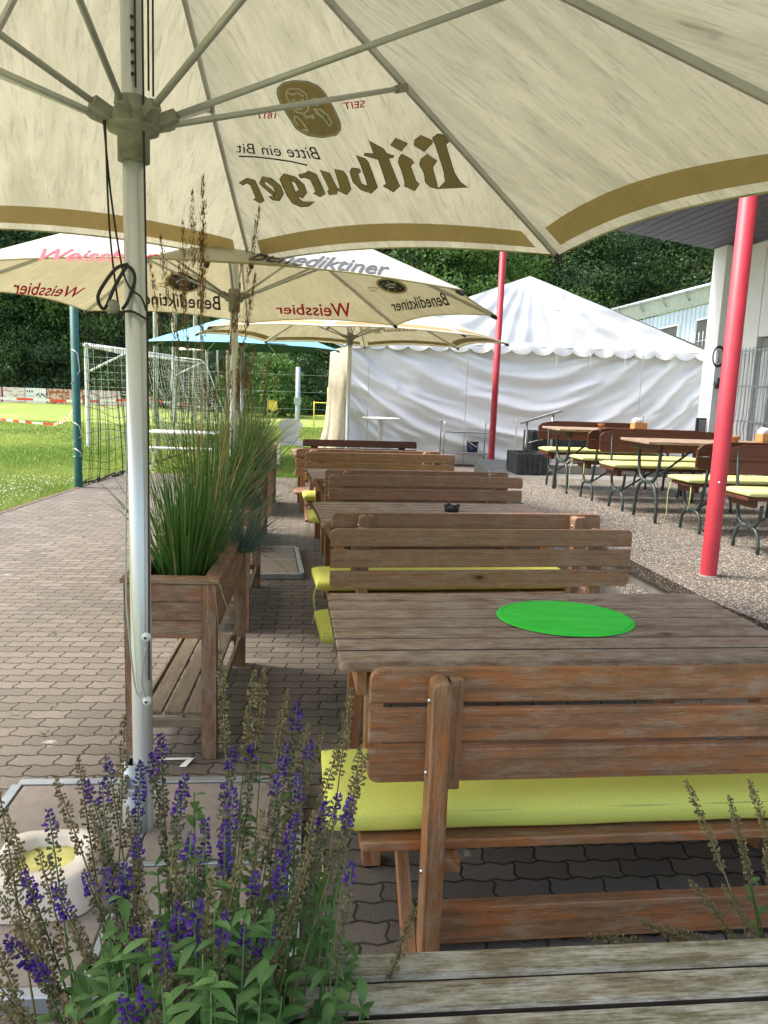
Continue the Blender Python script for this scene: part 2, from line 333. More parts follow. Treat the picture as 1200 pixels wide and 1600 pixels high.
# ------------------------------------------------------------------ ground
A = .166      # rotation of the rows of furniture
def sheet(name, poly, z, mat, **k):
    b = MB(); b.add([(x, y, z) for x, y in poly], [list(range(len(poly)))], lambda p: (p[0], p[1])); return b.build(name, mat, **k)
def strip_sheet(name, z, mat, x0, x1, y0, y1, n): pass
sheet('paving', [(-4.5, -4), (4, -4), (9, 8), (9, 17.2), (-.95, 17.2), (-1.2, 13.4), (-4.5, 13.4)], 0, M['paving'], kind='structure')  # unseen stretch before the marquee added to keep green lawn bounce off its wall
sheet('playing_field', [(-220, -60), (220, -60), (220, 300), (-220, 300)], -.035, M['field'], kind='structure')
b = MB()
for i in range(18): b.box(-4.58, -4.502, -4+i*1.0, -3.01+i*1.0, -.05, .006, .006)
b.build('edging_kerb', plain('brown_edging', (.12, .085, .065), .9, 0, .3, 8), kind='structure')
# terrace, 0.5 m higher, with one lower ledge
T = .5
edge = [(2.45, 1.5), (2.02, 3.87), (1.90, 4.29), (1.78, 5.15), (1.56, 6.6), (1.45, 7.7), (1.33, 9.0), (1.25, 10.3)]
tp = edge+[(9, 10.9), (9, 1.5)]
b = MB(); n = len(tp)
b.add([(x, y, T) for x, y in tp], [list(range(n))[::-1]], lambda p: (p[0], p[1]))
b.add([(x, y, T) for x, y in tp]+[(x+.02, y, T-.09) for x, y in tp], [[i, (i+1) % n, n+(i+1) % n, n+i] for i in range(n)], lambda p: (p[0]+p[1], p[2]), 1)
b.add([(x+.05, y, T-.09) for x, y in tp]+[(x+.05, y, -.05) for x, y in tp], [[i, (i+1) % n, n+(i+1) % n, n+i] for i in range(n)], lambda p: (p[0]+p[1], p[2]), 2)
b.build('terrace', [M['aggr'], M['aggrd'], M['concrete']], kind='structure')
lp = [(x-.16, y) for x, y in edge[:6]]+[(x+.04, y) for x, y in edge[:6]][::-1]; n = len(lp); b = MB()
b.add([(x, y, .33) for x, y in lp], [list(range(n))[::-1]], lambda p: (p[0], p[1])); b.add([(x, y, .33) for x, y in lp]+[(x, y, -.05) for x, y in lp], [[i, (i+1) % n, n+(i+1) % n, n+i] for i in range(n)], None, 1)
b.build('terrace_step', [M['aggr'], M['concrete']], kind='structure')

# ------------------------------------------------------------------ benches, tables, cushions
BL = 1.75
def make_bench(mat, label, L=BL):
    t = thing('garden_bench', label, 'bench', group='wooden benches at the tables in the courtyard')
    b = MB()
    for k in range(3):
        z0 = .88-.098-k*.118
        out = rrect(L, .098, .035 if k != 1 else .008, 5, (k != 0 or 0, k != 2 or 0, k != 2 or 0, k != 0 or 0))
        out = rrect(L, .098, .032, 5, (k == 2, k == 0, k == 0, k == 2))
        Mx = Matrix.Translation((0, .028, z0)) @ Matrix.Rotation(R(90), 4, 'X')
        b.prism(out, Mx, .028, .004, 0, 0)
    b.build('backrest', mat, t)
    for x in (.16, L-.16-.055):
        b = MB(); out = rrect(.055, .87, .02, 4, (0, 1, 1, 0))
        b.prism(out, Matrix.Translation((x, -.002, 0)) @ Matrix.Rotation(R(90), 4, 'X'), .082, .004, 0, 1)
        p = b.build('post', mat, t)
        for zz in (.81, .60, .30):
            b = MB(); b.lathe([(0, -.006), (.007, -.006), (.009, 0)], (0, 0, 0), 10, 0, Matrix.Translation((x-.001, -.045, zz)) @ Matrix.Rotation(R(90), 4, 'Y')); b.build('bolt', M['chrome'], p)
        b = MB(); b.box(x+.058, x+.096, -.034, -.002, .54, .865); b.build('brace', mat, t)
        b = MB(); b.beam((x-.02, .36, .325), (x-.02, -.02, .004), .035, .06); b.build('leg', mat, t)
        b = MB(); b.box(x+.058, x+.11, -.04, .40, .285, .327); b.build('bearer', mat, t)
    b = MB()
    for y0 in (.005, .125, .245, .365): b.prism(rrect(L+.02, .108, .02, 3), Matrix.Translation((-.012, y0, .33)), .03, .004, 0, 0)
    b.build('seat', mat, t)
    b = MB(); b.box(.22, L-.22, -.0, .045, .028, .145); b.build('stretcher', mat, t)
    return t
def cushion(L, D, th, mat, pipes=True):
    b = MB(); nx, ny = 40, 12; vs = []; 
    def h(u, v):
        e = min(u, 1-u)*L; f = min(v, 1-v)*D
        k = (1-math.exp(-e/.02))*(1-math.exp(-f/.02)); return .5*th*(.42+.58*k)+.003*noise.noise(Vector((u*9, v*4, L)))
    for s in (1, -1):
        for j in range(ny+1):
            for i in range(nx+1):
                u, v = i/nx, j/ny
                u = .5-.5*math.cos(math.pi*u) if True else u; v = .5-.5*math.cos(math.pi*v)
                vs.append((u*L, v*D, th/2+s*h(u, v)))
    N = (nx+1)*(ny+1); fs = []
    for j in range(ny):
        for i in range(nx):
            a = j*(nx+1)+i; fs.append([a, a+1, a+nx+2, a+nx+1]); fs.append([N+a, N+a+nx+1, N+a+nx+2, N+a+1])
    ring = [i for i in range(nx+1)]+[j*(nx+1)+nx for j in range(1, ny+1)]+[ny*(nx+1)+i for i in range(nx-1, -1, -1)]+[j*(nx+1) for j in range(ny-1, 0, -1)]
    for k in range(len(ring)): a, c = ring[k], ring[(k+1) % len(ring)]; fs.append([a, N+a, N+c, c])
    b.add(vs, fs, lambda p: (p[0], p[1]), 0, True)
    return b
def make_cushion(label, L=1.74, D=.42, th=.085):
    t = thing('seat_cushion', label, 'cushion', group='lime green cushions on the courtyard benches')
    cushion(L, D, th, M['lime']).build('cover', M['lime'], t)
    b = MB(); c = .012
    b.tube([(c, c, th*.78), (L-c, c, th*.80), (L-c, D-c, th*.78), (c, D-c, th*.78)], .0035, 6, closed=True); b.build('piping', M['twine'], t)
    b = MB(); b.tube([(0, .04, .04), (-.012, .035, -.03), (-.004, .03, -.12), (-.02, .02, -.2)], .0025, 5); b.build('tie', M['twine'], t); b = MB(); b.tube([(0, .03, .04), (-.02, .02, -.02), (-.014, .03, -.10)], .0025, 5); b.build('tie', M['twine'], t)
    return t
def rotp(x, y, a): return (x*math.cos(a)-y*math.sin(a), x*math.sin(a)+y*math.cos(a))
def back_to(o, px, py, a=A): o.location = (px, py, 0); o.rotation_euler = (0, 0, a)
def facing(o, px, py, a=A, L=BL):   # px,py = left end of the slat plane
    dx, dy = rotp(L, 0, a); o.location = (px+dx, py+dy, 0); o.rotation_euler = (0, 0, a+math.pi)
bA = make_bench(M['bench'], 'nearest orange brown bench seen from behind, before the table with the green mat'); back_to(bA, -.02, 2.01, .12)
bB = make_bench(M['bench2'], 'brown bench facing the camera on the far side of the table with the green mat')
bC = dup(bB, (0, 0, 0), 0, 'bench standing back to back right behind the bench across from the green mat')
bD = dup(bB, (0, 0, 0), 0, 'bench facing the camera behind the table with the black ashtray, three grey brown slats showing')
bE = dup(bB, (0, 0, 0), 0, 'bench standing back to back with the three slat bench beyond the second ashtray table')
bF = dup(bB, (0, 0, 0), 0, 'farther dark brown bench facing the camera with light specks of tent between its slats')
bH = dup(bB, (0, 0, 0), 0, 'bench back to back behind the far bench, only its left end showing beside it')
facing(bB, -.285, 4.10, A+.01); back_to(bC, -.316, 4.62, A+.01); facing(bD, -.489, 6.60, A+.01); back_to(bE, -.55, 6.98, A+.01); facing(bF, -.92, 8.75, A+.0); back_to(bH, -1.07, 9.12, A)
bG = make_bench(M['dark'], 'farthest courtyard bench, dark brown, only its top slat showing in front of the marquee', 1.62); facing(bG, -1.17, 10.75, A, 1.62)
for o in (bD, bE, bF, bH): pass
def rest_cushion(label, bench, dx, src=None, L=1.74, D=.42):
    t = src if src else make_cushion(label, L, D)
    if src: t = dup(src, (0, 0, 0), 0, label)
    a = bench.rotation_euler.z; q = rotp(dx, .028, a); t.location = (bench.location.x+q[0], bench.location.y+q[1], .363); t.rotation_euler = (0, 0, a); return t
cA = rest_cushion('lime cushion on the nearest bench, its wide top in plain view', bA, -.11)
rest_cushion('lime cushion of the bench across from the green mat, rounded end left of the table', bB, .09, cA)
rest_cushion('lime cushion showing as a yellow strip between the slats of the bench before it', bC, -.08, cA)
rest_cushion('lime cushion sticking out left on the bench beyond the ashtray table', bE, -.12, cA)
rest_cushion('small visible end of a lime cushion on the far dark brown bench', bF, .04, cA)

def make_table(label, mat, L=1.72, Wd=.86):
    t = thing('garden_table', label, 'table', group='slatted wooden tables in the courtyard'); b = MB(); n = 7; w = Wd/n
    for k in range(n):
        out = rrect(L, w-.018, .028, 4, (k == 0, k == n-1, k == n-1, k == 0))
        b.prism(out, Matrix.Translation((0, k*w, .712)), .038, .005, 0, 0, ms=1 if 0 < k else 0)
    b.build('tabletop', [mat, M['gap_shade']], t)
    for x in (.10, L-.16):
        for ya, yb in ((.12, .03), (Wd-.12, Wd-.03)):
            b = MB(); b.beam((x+.03, ya, .66), (x+.03, yb, .003), .06, .075); b.build('leg', M['bench'], t)
        b = MB(); b.box(x-.035, x-.003, .05, Wd-.05, .61, .708); b.build('bearer', M['bench'], t)
    b = MB(); b.box(.13, L-.13, Wd/2-.03, Wd/2+.03, .14, .23); b.box(.16, L-.2, .14, .17, .64, .708); b.build('stretcher', M['bench'], t)
    return t
tA = make_table('nearest slatted table with the round green mat on it', M['table']); tA.location = (-.128, 2.42, 0); tA.rotation_euler = (0, 0, .13)
tC = dup(tA, (-.41, 5.02, 0), A+.01, 'second slatted table with a black ashtray between two pairs of benches')
tE = dup(tA, (-.70, 7.35, 0), A+.01, 'third slatted table whose orange brown left end shows between the benches')
tG = dup(tA, (-1.18, 9.78, 0), A, 'farthest slatted table right before the dark bench near the marquee')
# green mat
b = MB(); prof = [(0, .004), (.262, .004), (.272, .003), (.275, 0), (.275, -.001)]; b.lathe(prof, (0, 0, 0), 64); o = b.build('round_mat', M['felt'], None, (.745, 3.0, .754))
tag(o, 'bright green round felt mat lying on the nearest table', 'mat')
b = MB(); b.tube([(.258*math.cos(i*math.pi/32), .258*math.sin(i*math.pi/32), .005) for i in range(64)], .0015, 4, closed=True); b.build('stitching', M['felt'], o)
o.scale = (1, .86, 1)
def ashtray(loc, label):
    t = thing('ashtray', label, 'ashtray', loc, group='black ashtrays on the tables'); b = MB()
    b.lathe([(.0, 0), (.05, 0), (.055, .03), (.05, .045), (.042, .045), (.042, .012), (0, .012)], n=20); b.build('dish', M['black'], t)
    b = MB()
    for k in range(4): a = k*math.pi/2+.4; b.box(-.012, .012, .044, .06, .036, .056, .003, M=Matrix.Rotation(a, 4, 'Z'))
    b.build('rest', M['black'], t)
ashtray((.50, 5.62, .751), 'black ashtray on the second table, sticking up over the bench slats'); ashtray((-.345, 10.35, .751), 'black ashtray on the farthest table')
# foreground board top (a planter bench of weathered boards)
t = thing('plank_bench', 'weathered grey plank bench top at the bottom right edge', 'bench', (-.052, .42, 0), .105); b = MB(); y = .035
for k in range(10):
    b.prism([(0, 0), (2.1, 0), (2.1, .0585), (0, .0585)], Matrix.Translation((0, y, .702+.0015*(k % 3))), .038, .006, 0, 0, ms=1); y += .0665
b.build('top', [M['grey'], M['gap_shade']], t); b = MB()
for x in (.06, 1.95):
    for yy in (.05, .58): b.box(x, x+.07, yy, yy+.07, .0, .70)
b.build('frame', M['planter'], t)
b = MB(); b.box(.0, 2.1, .02, .04, .58, .70); b.box(0, 2.1, .655, .675, .58, .70); b.box(.0, .018, .045, .65, .4, .70); b.build('apron', M['planter'], t)

# ------------------------------------------------------------------ planters
def make_planter(label, L=1.2, Wd=.385):
    t = thing('planter', label, 'planter', group='wooden raised planters in the row'); b = MB()
    for k in range(3):
        z = .55+k*.081
        b.box(.055, Wd-.055, .012, .032, z, z+.079); b.box(.055, Wd-.055, L-.032, L-.012, z, z+.079)
        b.box(.012, .032, .055, L-.055, z, z+.079); b.box(Wd-.032, Wd-.012, .055, L-.055, z, z+.079)
    b.build('side_boards', M['planter'], t)
    for x in (0, Wd-.062):
        for y_ in (0, L-.062): b = MB(); b.box(x, x+.062, y_, y_+.062, 0, .795, .004); b.build('leg', M['planter'], t)
    b = MB(); b.box(-.012, Wd+.012, -.012, .055, .797, .818); b.box(-.012, Wd+.012, L-.055, L+.012, .797, .818); b.box(-.012, .055, .057, L-.057, .797, .818); b.box(Wd-.055, Wd+.012, .057, L-.057, .797, .818); b.build('rim', M['planter'], t)
    b = MB()
    for k in range(3): x = .066+k*.088; b.box(x, x+.076, .05, L-.05, .185, .203)
    b.build('shelf', M['shelf'], t)
    b = MB(); b.box(.064, Wd-.064, .01, .035, .145, .183); b.box(.064, Wd-.064, L-.035, L-.01, .145, .183); b.box(.02, .04, .064, L-.064, .145, .183); b.box(Wd-.04, Wd-.02, .064, L-.064, .145, .183); b.build('shelf_rail', M['shelf'], t)
    b = MB(); nx, ny = 8, 20
    vs = [(.034+(Wd-.068)*i/nx, .034+(L-.068)*j/ny, .765+.012*noise.noise(Vector((i*.9, j*.9, 1)))) for j in range(ny+1) for i in range(nx+1)]
    b.add(vs, [[j*(nx+1)+i, j*(nx+1)+i+1, (j+1)*(nx+1)+i+1, (j+1)*(nx+1)+i] for j in range(ny) for i in range(nx)], None, 0, True); b.build('soil', M['soil'], t)
    return t
PA = .10
def pl(xr, yf): q = rotp(-.385, 0, PA); return (xr+q[0], yf+q[1], 0)
p1 = make_planter('nearest wooden planter on legs, beside the silver umbrella pole'); p1.location = pl(-.70, 3.17); p1.rotation_euler = (0, 0, .075)
p2 = dup(p1, pl(-.87, 4.92), PA, 'second wooden planter in the row, just behind the nearest one')
p3 = dup(p1, pl(-1.16, 7.15), PA, 'third wooden planter in the row, behind the second umbrella pole')
p4 = dup(p1, pl(-1.40, 9.45), PA, 'farthest wooden planter, before the white plastic chair')

# ------------------------------------------------------------------ ornamental grasses
def blade(b, p, d, L, w, droop, m=0, n=6, tw=0):
    p = Vector(p); dirv = Vector(d).normalized(); side = dirv.cross(Vector((0, 0, 1)));
    if side.length < .05: side = Vector((1, 0, 0))
    side.normalize(); side = (Matrix.Rotation(tw, 3, dirv) @ side)
    vs = []; q = p.copy(); dv = dirv.copy()
    for k in range(n+1):
        f = k/n; ww = w*(1-f**2.2)*.5+.0003
        vs += [q-side*ww, q+side*ww]; dv = (dv+Vector((d[0]*.5, d[1]*.5, -droop*(.3+f)))*(1.0/n)).normalized(); q = q+dv*(L/n)
    b.add(vs, [[2*k, 2*k+1, 2*k+3, 2*k+2] for k in range(n)], None, m, True)
    return q
def seed_stalk(b, p, d, L, m0, m1, hl=.24):
    p = Vector(p); pts = []; dv = Vector(d).normalized(); q = p.copy()
    for k in range(9): pts.append(q.copy()); dv = (dv+Vector((d[0]*.06, d[1]*.06, 0))).normalized(); q = q+dv*(L/8)
    b.tube(pts, [.0012]*5+[.0009]*4, 5, m0)
    for i in range(120):
        f = random.random(); c = pts[-1]-dv*hl*(1-f); a = random.uniform(0, 6.28); sp = .004+.020*math.sin(math.pi*min(1, (f*.9+.1)))**1.0*random.random()
        o = Vector((math.cos(a)*sp, math.sin(a)*sp, 0)); e = c+o+Vector((math.cos(a)*.004, math.sin(a)*.004, random.uniform(.014, .028))); s2 = Vector((-math.sin(a), math.cos(a), 0))*.0026
        b.add([c, c+o+s2, e, c+o-s2], [[0, 1, 2, 3]], None, m1)
def grass_clump(loc, label, n, hmin, hmax, spread, wid, mats, weights, stalks=0, sl=(.9, 1.2), droop=.55, cat='grass plant', lean=0, hl=.24, name='ornamental_grass', group='grasses growing in the planters', rx=.12, ry=.12, stspread=.16):
    t = thing(name, label, cat, loc, 0, group); b = MB()
    for i in range(n):
        a = random.uniform(0, 6.283); r = random.random()**.6; tl = r*spread*random.uniform(.2, 1.9)
        d = (math.cos(a)*tl+lean, math.sin(a)*tl, 1)
        blade(b, (math.cos(a)*r*rx, math.sin(a)*r*ry, 0), d, random.uniform(hmin, hmax), wid*random.uniform(.6, 1.2), droop*random.uniform(.2, 1.6)*(.4+r), random.choices(range(len(mats)), weights)[0], 7, random.uniform(-1, 1))
    b.build('blades', mats, t)
    if stalks:
        b = MB()
        for i in range(stalks):
            a = random.uniform(0, 6.283); r = random.random(); seed_stalk(b, (math.cos(a)*r*rx*.7, math.sin(a)*r*ry*.7, 0), (math.cos(a)*stspread*r+lean*.3, math.sin(a)*stspread*r, 1), random.uniform(*sl), 0, 1, hl)
        b.build('seed_stalks', [M['stalk'], M['seed']], t)
    return t
G3 = [M['grassblade'], M['grassdry']]
grass_clump((-.90, 3.42, .77), 'dense bright green grass tuft at the front of the nearest planter', 330, .25, .58, .30, .0075, G3, (12, 1), 0, droop=.95, rx=.12, ry=.12)
grass_clump((-.90, 3.72, .77), 'tall feather grass with brown seed heads reaching up before the beige canopy', 62, .55, .98, .2, .008, G3, (9, 1), 13, (1.3, 1.85), droop=.95, hl=.34, stspread=.17)
grass_clump((-.93, 4.08, .77), 'dark green arching grass at the back of the nearest planter', 90, .4, .85, .4, .0085, G3, (8, 1), 4, (1.2, 1.6), droop=1.5)
grass_clump((-.74, 3.95, .77), 'blue green fescue tuft spilling over the right rim of the nearest planter', 260, .2, .38, .9, .0035, [M['fescue']], (1,), 0, droop=1.2, rx=.07, ry=.1)
for i, (x, y, lb) in enumerate([(-1.10, 5.15, 'grass tuft at the front of the second planter, mixed green and straw'), (-1.14, 5.5, 'straw coloured grass in the middle of the second planter'), (-1.17, 5.85, 'feathery grass at the back of the second planter'),
                               (-1.38, 7.4, 'grass tuft at the front of the third planter'), (-1.42, 7.8, 'thick grass in the middle of the third planter'), (-1.46, 8.15, 'grass at the back of the third planter'), (-1.62, 9.7, 'grass tuft at the front of the farthest planter'), (-1.66, 10.2, 'grass at the back of the farthest planter by the chair')]):
    grass_clump((x, y, .77), lb, 150, .35, .8, .45, .008, G3, (9, 2), 4 if i < 3 else 2, (.8, 1.15), droop=1.3, hl=.2)
grass_clump((-.97, 5.2, .77), 'blue green fescue hanging over the right side of the second planter', 260, .2, .4, .9, .0035, [M['fescue']], (1,), 0, droop=1.2, rx=.07, ry=.12)
grass_clump((-1.24, 7.6, .77), 'blue green fescue hanging over the right side of the third planter', 220, .2, .36, .9, .004, [M['fescue']], (1,), 0, droop=1.2, rx=.07, ry=.14)
# long arching leaf blades reaching right / left from the nearest planter
b = MB()
for p, d, L, dr in [((-.85, 3.9, .85), (.55, -.3, .35), .62, 1.5), ((-.8, 3.7, .82), (.6, -.25, .2), .5, 1.9), ((-.82, 3.8, .9), (.4, -.5, .5), .6, 1.3), ((-.95, 3.5, .95), (-.7, .1, .05), .42, .8), ((-.85, 3.6, 1.1), (.5, .2, .5), .5, 1.0), ((-.95, 3.5, .9), (-.6, -.1, -.25), .35, .5)]: blade(b, p, d, L, .009, dr, 0, 12)
o = b.build('arching_leaf', M['grassblade']); tag(o, 'few long dark blades arching out sideways from the nearest planter', 'leaf blades')
b = MB()
for e in [(.06, -.3), (.0, -.28), (.1, -.16), (-.12, .0)]: b.tube([(0, 0, .0), (e[0]*.5, -.03, .01+e[1]*.2), (e[0], -.05, e[1])], .002, 5)
o = b.build('dry_straw', M['stalk'], None, (-.73, 3.17, .824)); tag(o, 'pale dry straw drooping over the front corner of the nearest planter', 'straw')
b = MB(); b.add([(-.08, 0, .003), (.05, .0, .012), (.055, .018, .012), (-.08, .02, .004)], [[0, 1, 2, 3]]); b.add([(.02, -.05, .003), (.05, -.05, .004), (.07, .015, .014), (.045, .012, .012)], [[0, 1, 2, 3]])
o = b.build('paper_scrap', M['paper'], None, (-.86, 3.13, .002)); tag(o, 'torn scrap of white paper on the paving under the nearest planter', 'litter')

# ------------------------------------------------------------------ umbrellas
def text_mesh(st, shear=0, bold=0.0):
    cu = bpy.data.curves.new('t', 'FONT'); cu.body = st; cu.shear = shear; cu.offset = bold; cu.fill_mode = 'BOTH'; cu.resolution_u = 4
    ob = bpy.data.objects.new('t', cu); S.collection.objects.link(ob); dg = bpy.context.evaluated_depsgraph_get(); me = bpy.data.meshes.new_from_object(ob.evaluated_get(dg))
    vs = [v.co.copy() for v in me.vertices]; fs = [list(p.vertices) for p in me.polygons]; bpy.data.objects.remove(ob); bpy.data.meshes.remove(me)
    x0 = min(v.x for v in vs); x1 = max(v.x for v in vs); y0 = min(v.y for v in vs); y1 = max(v.y for v in vs)
    return [((v.x-x0)/(x1-x0), (v.y-y0)/(y1-y0)) for v in vs], fs
class Umb:
    def __init__(s, X, Y, zt, r, th, zhub, zc, label, base='galv', mat=None, topmat=None, rim=.10, rpole=.035, jf=.55, sag=.13, band=False):
        s.X, s.Y = X, Y; s.t = thing('parasol', label, 'parasol', (X, Y, 0), 0, 'large parasols over the courtyard'); s.zc = zc
        s.tips = [Vector((r*math.sin(th+k*math.pi/4), r*math.cos(th+k*math.pi/4), zt)) for k in range(8)]; s.crown = Vector((0, 0, zc)); C = s.crown
        s.O = Vector((X, Y, 0))
        b = MB(); s.pan = []
        for k in range(8):
            a, c = s.tips[k], s.tips[(k+1) % 8]; n = (a-C).cross(c-C).normalized();
            if n.z < 0: n = -n
            s.pan.append((a, c, n)); NS, NR = 16, 10; vs = []; uvs = []
            for i in range(NS+1):
                f = i/NS; e = a.lerp(c, f); e = e+(C-e)*(sag/(C-e).length)*(1-(2*f-1)**2)*.95+((e-C).normalized()*.02)
                for j in range(NR+1):
                    g = j/NR; p = C.lerp(e, g); p = p-n*.03*math.sin(math.pi*f)*g*(1-g*.5)*0; vs.append(p); uvs.append(((f-.5)*2*(g*r*.39)+k*7.3, g*2.6+k*3.1))
            b.add(vs, [[i*(NR+1)+j, (i+1)*(NR+1)+j, (i+1)*(NR+1)+j+1, i*(NR+1)+j+1] for i in range(NS) for j in range(NR)], uvs)
        s.can = b.build('canopy', mat or M['canvas'], s.t)
        if topmat:
            b2 = MB(); b2.v = [(v[0], v[1], v[2]+.004) for v in b.v]; b2.f, b2.uv, b2.mi, b2.sm, b2.rn = b.f, b.uv, b.mi, b.sm, b.rn; b2.build('top_cover', topmat, s.can)
        b = MB()                                           # edge hem
        for k in range(8):
            a, c, n = s.pan[k]; pts = []
            for i in range(17): f = i/16; e = a.lerp(c, f); e = e+(C-e)*(sag/(C-e).length)*(1-(2*f-1)**2)*.95+((e-C).normalized()*.02); pts.append(e)
            b.tube(pts, .006, 5)
        b.build('hem', mat or M['canvas'], s.can)
        for k in range(8):
            tp = s.tips[k]; d = (tp-C).normalized(); b = MB(); dn = Vector((0, 0, -.018)); a0 = C+d*.06+dn; b.beam(a0, tp+dn+d*.01, .016, .026, 0)
            rb = b.build('rib', M['aludark'], s.t); b = MB(); b.tube([tp+dn*1.2-d*.03, tp+dn*1.2+d*.025, tp+dn*1.2+d*.035], [.017, .017, .008], 8); b.build('rib_cap', M['black'], rb)
            j = C+d*((tp-C).length*jf)+dn*1.6; hb = Vector((d.x, d.y, 0)).normalized()*.07+Vector((0, 0, zhub)); b = MB(); b.tube([hb, j], .0105, 8)
            st = b.build('strut', M['aludark'], s.t); b = MB(); dd = (j-hb).normalized(); b.beam(hb-dd*.02, hb+dd*.07, .034, .034); b.build('hub_joint', M['plastic'], st); b = MB(); b.beam(j-dd*.05, j+dd*.012, .03, .03); b.build('rib_joint', M['plastic'], st)
        b = MB(); b.lathe([(rpole, 0), (rpole, zc-.02), (.0, zc-.02)], n=28); s.pole = b.build('pole', M['alu'], s.t)
        b = MB(); b.lathe([(rpole+.001, zhub-.12), (rpole+.014, zhub-.118), (rpole+.014, zhub-.04), (.078, zhub-.03), (.083, zhub-.005), (.078, zhub+.02), (rpole+.02, zhub+.035), (rpole+.012, zhub+.07), (rpole, zhub+.072)], n=24); b.build('runner_hub', M['plastic'], s.t)
        b = MB(); b.lathe([(rpole, zc-.09), (.075, zc-.08), (.08, zc-.05), (.05, zc-.02), (0, zc-.015)], n=20); b.build('crown_hub', M['plastic'], s.t)
    def base(s, w, l, rz=0, dy=0, dx=0):
        b = MB(); z = .05
        for a in (-1, 1):
            b.box(-w/2, w/2, a*l/2-.02, a*l/2+.02, .0, z, .003); b.box(a*w/2-.02, a*w/2+.02, -l/2+.022, l/2-.022, .0, z, .003)
        b.box(-w/2+.022, w/2-.022, -.012, .012, 0, z-.002); b.box(-.012, .012, -l/2+.022, -.014, 0, z-.002); b.box(-.012, .012, .014, l/2-.022, 0, z-.002)
        b.lathe([(.05, z-.002), (.05, .30), (.036, .30)], (-dx, -dy, 0), n=20)
        fr = b.build('base_frame', M['galv'], s.t, (dx, dy, 0), rz)
        b = MB()
        for a in (0, 1):
            for c in (0, 1):
                x0 = -w/2+.025+a*(w/2-.01); y0 = -l/2+.025+c*(l/2-.01); b.box(x0, x0+w/2-.042, y0, y0+l/2-.042, .005, z-.004, .004)
        b.build('slabs', M['slab'], s.t, (dx, dy, 0), rz)
    def local(s, px, py, k, off=-.005):
        a, c, n = s.pan[k]; p = on_plane(px, py, s.O+s.crown+n*off, n); return p-s.O
    def text(s, k, st, quad, mat, off=-.005, shear=0, bold=0, name='lettering'):
        uv, fs = text_mesh(st, shear, bold); tl, tr, br_, bl = [Vector(q) for q in quad]; vs = []
        for u, v in uv: p = bl.lerp(br_, u).lerp(tl.lerp(tr, u), v); vs.append(s.local(p.x, p.y, k, off))
        b = MB(); b.add(vs, fs, lambda p: (p[0]*3, p[1]*3)); return b.build(name, mat, s.can)
    def polys(s, k, plist, mat, off=-.005, name='lettering', cr=None):
        b = MB()
        for pg in plist:
            import mathutils
            tri = mathutils.geometry.tessellate_polygon([[Vector((x, y, 0)) for x, y in pg]])
            vs = [s.local(*(cr(x, y) if cr else (x, y)), k, off) for x, y in pg]; b.add(vs, [list(t_) for t_ in tri], lambda p: (p[0]*2, p[1]*2))
        return b.build(name, mat, s.can)
    def strokes(s, k, lines, w, mat, off=-.007, name='emblem', cr=None):
        w = w*1.25
        pg = []
        for ln in lines:
            for (x0, y0), (x1, y1) in zip(ln, ln[1:]):
                d = Vector((x1-x0, y1-y0)); L = d.length or 1; nx, ny = -d.y/L*w/2, d.x/L*w/2; pg.append([(x0+nx, y0+ny), (x1+nx, y1+ny), (x1-nx, y1-ny), (x0-nx, y0-ny)])
        return s.polys(k, pg, mat, off, name, cr)
    def band(s, mat, d0, d1, sag=.13, inset=.09, off=-.004, ks=range(8), name='border_band'):
        b = MB(); C = s.crown
        for k in ks:
            a, c, n = s.pan[k]; vs = []
            for i in range(21):
                f = inset*.5+(1-inset)*i/20; e = a.lerp(c, f); L = (C-e).length; u = (C-e)/L
                for dd in (d0, d1): ff = f+(.5-f)*(.0); vs.append(e+u*(sag*(1-(2*f-1)**2)*.95+dd)+n*off)
            b.add(vs, [[2*i, 2*i+1, 2*i+3, 2*i+2] for i in range(20)], lambda p: (p[0]*3, p[1]*3))
        return b.build(name, mat, s.can)
U1 = Umb(-.826, 2.56, 2.40, 2.518, -.031, 2.434, 3.40, 'near beige parasol overhead with gold lettering and a silver pole', jf=.49)
U1.base(1.1, 1.1, .10, -.22, .02)
U1.band(M['gold'], .05, .215)
def crp(x, y): return (340+x/2.857, 100+y/2.857)
B = [[(960, 330), (985, 313), (1005, 318), (1038, 343), (1018, 358), (1032, 410), (1055, 485), (1082, 528), (1117, 551), (985, 557), (1018, 525), (1012, 480), (990, 410), (975, 365)],
     [(908, 320), (958, 343), (958, 352), (922, 390), (878, 362), (882, 340)], [(922, 388), (978, 432), (958, 462), (985, 557), (950, 548), (928, 525), (925, 490), (903, 450), (910, 425), (938, 402)]]
dark_letters = [B[0], [(675, 342), (740, 380), (752, 400), (785, 410), (783, 418), (762, 420), (800, 520), (812, 545), (785, 570), (740, 545), (755, 535), (718, 425), (655, 408), (658, 400), (698, 400)],
     [(618, 408), (660, 425), (672, 440), (705, 530), (713, 550), (685, 577), (668, 550), (670, 535), (640, 450)], [(362, 495), (395, 488), (405, 478), (440, 495), (475, 570), (478, 580), (458, 592), (428, 578), (440, 570), (415, 515), (390, 505), (370, 508)],
     [(97, 530), (125, 515), (132, 512), (165, 520), (195, 585), (207, 610), (190, 620), (162, 605), (172, 598), (148, 540), (130, 530), (112, 540)], [(298, 490), (345, 505), (385, 540), (397, 575), (380, 597), (345, 585), (350, 572), (365, 565), (350, 530), (318, 512)]]
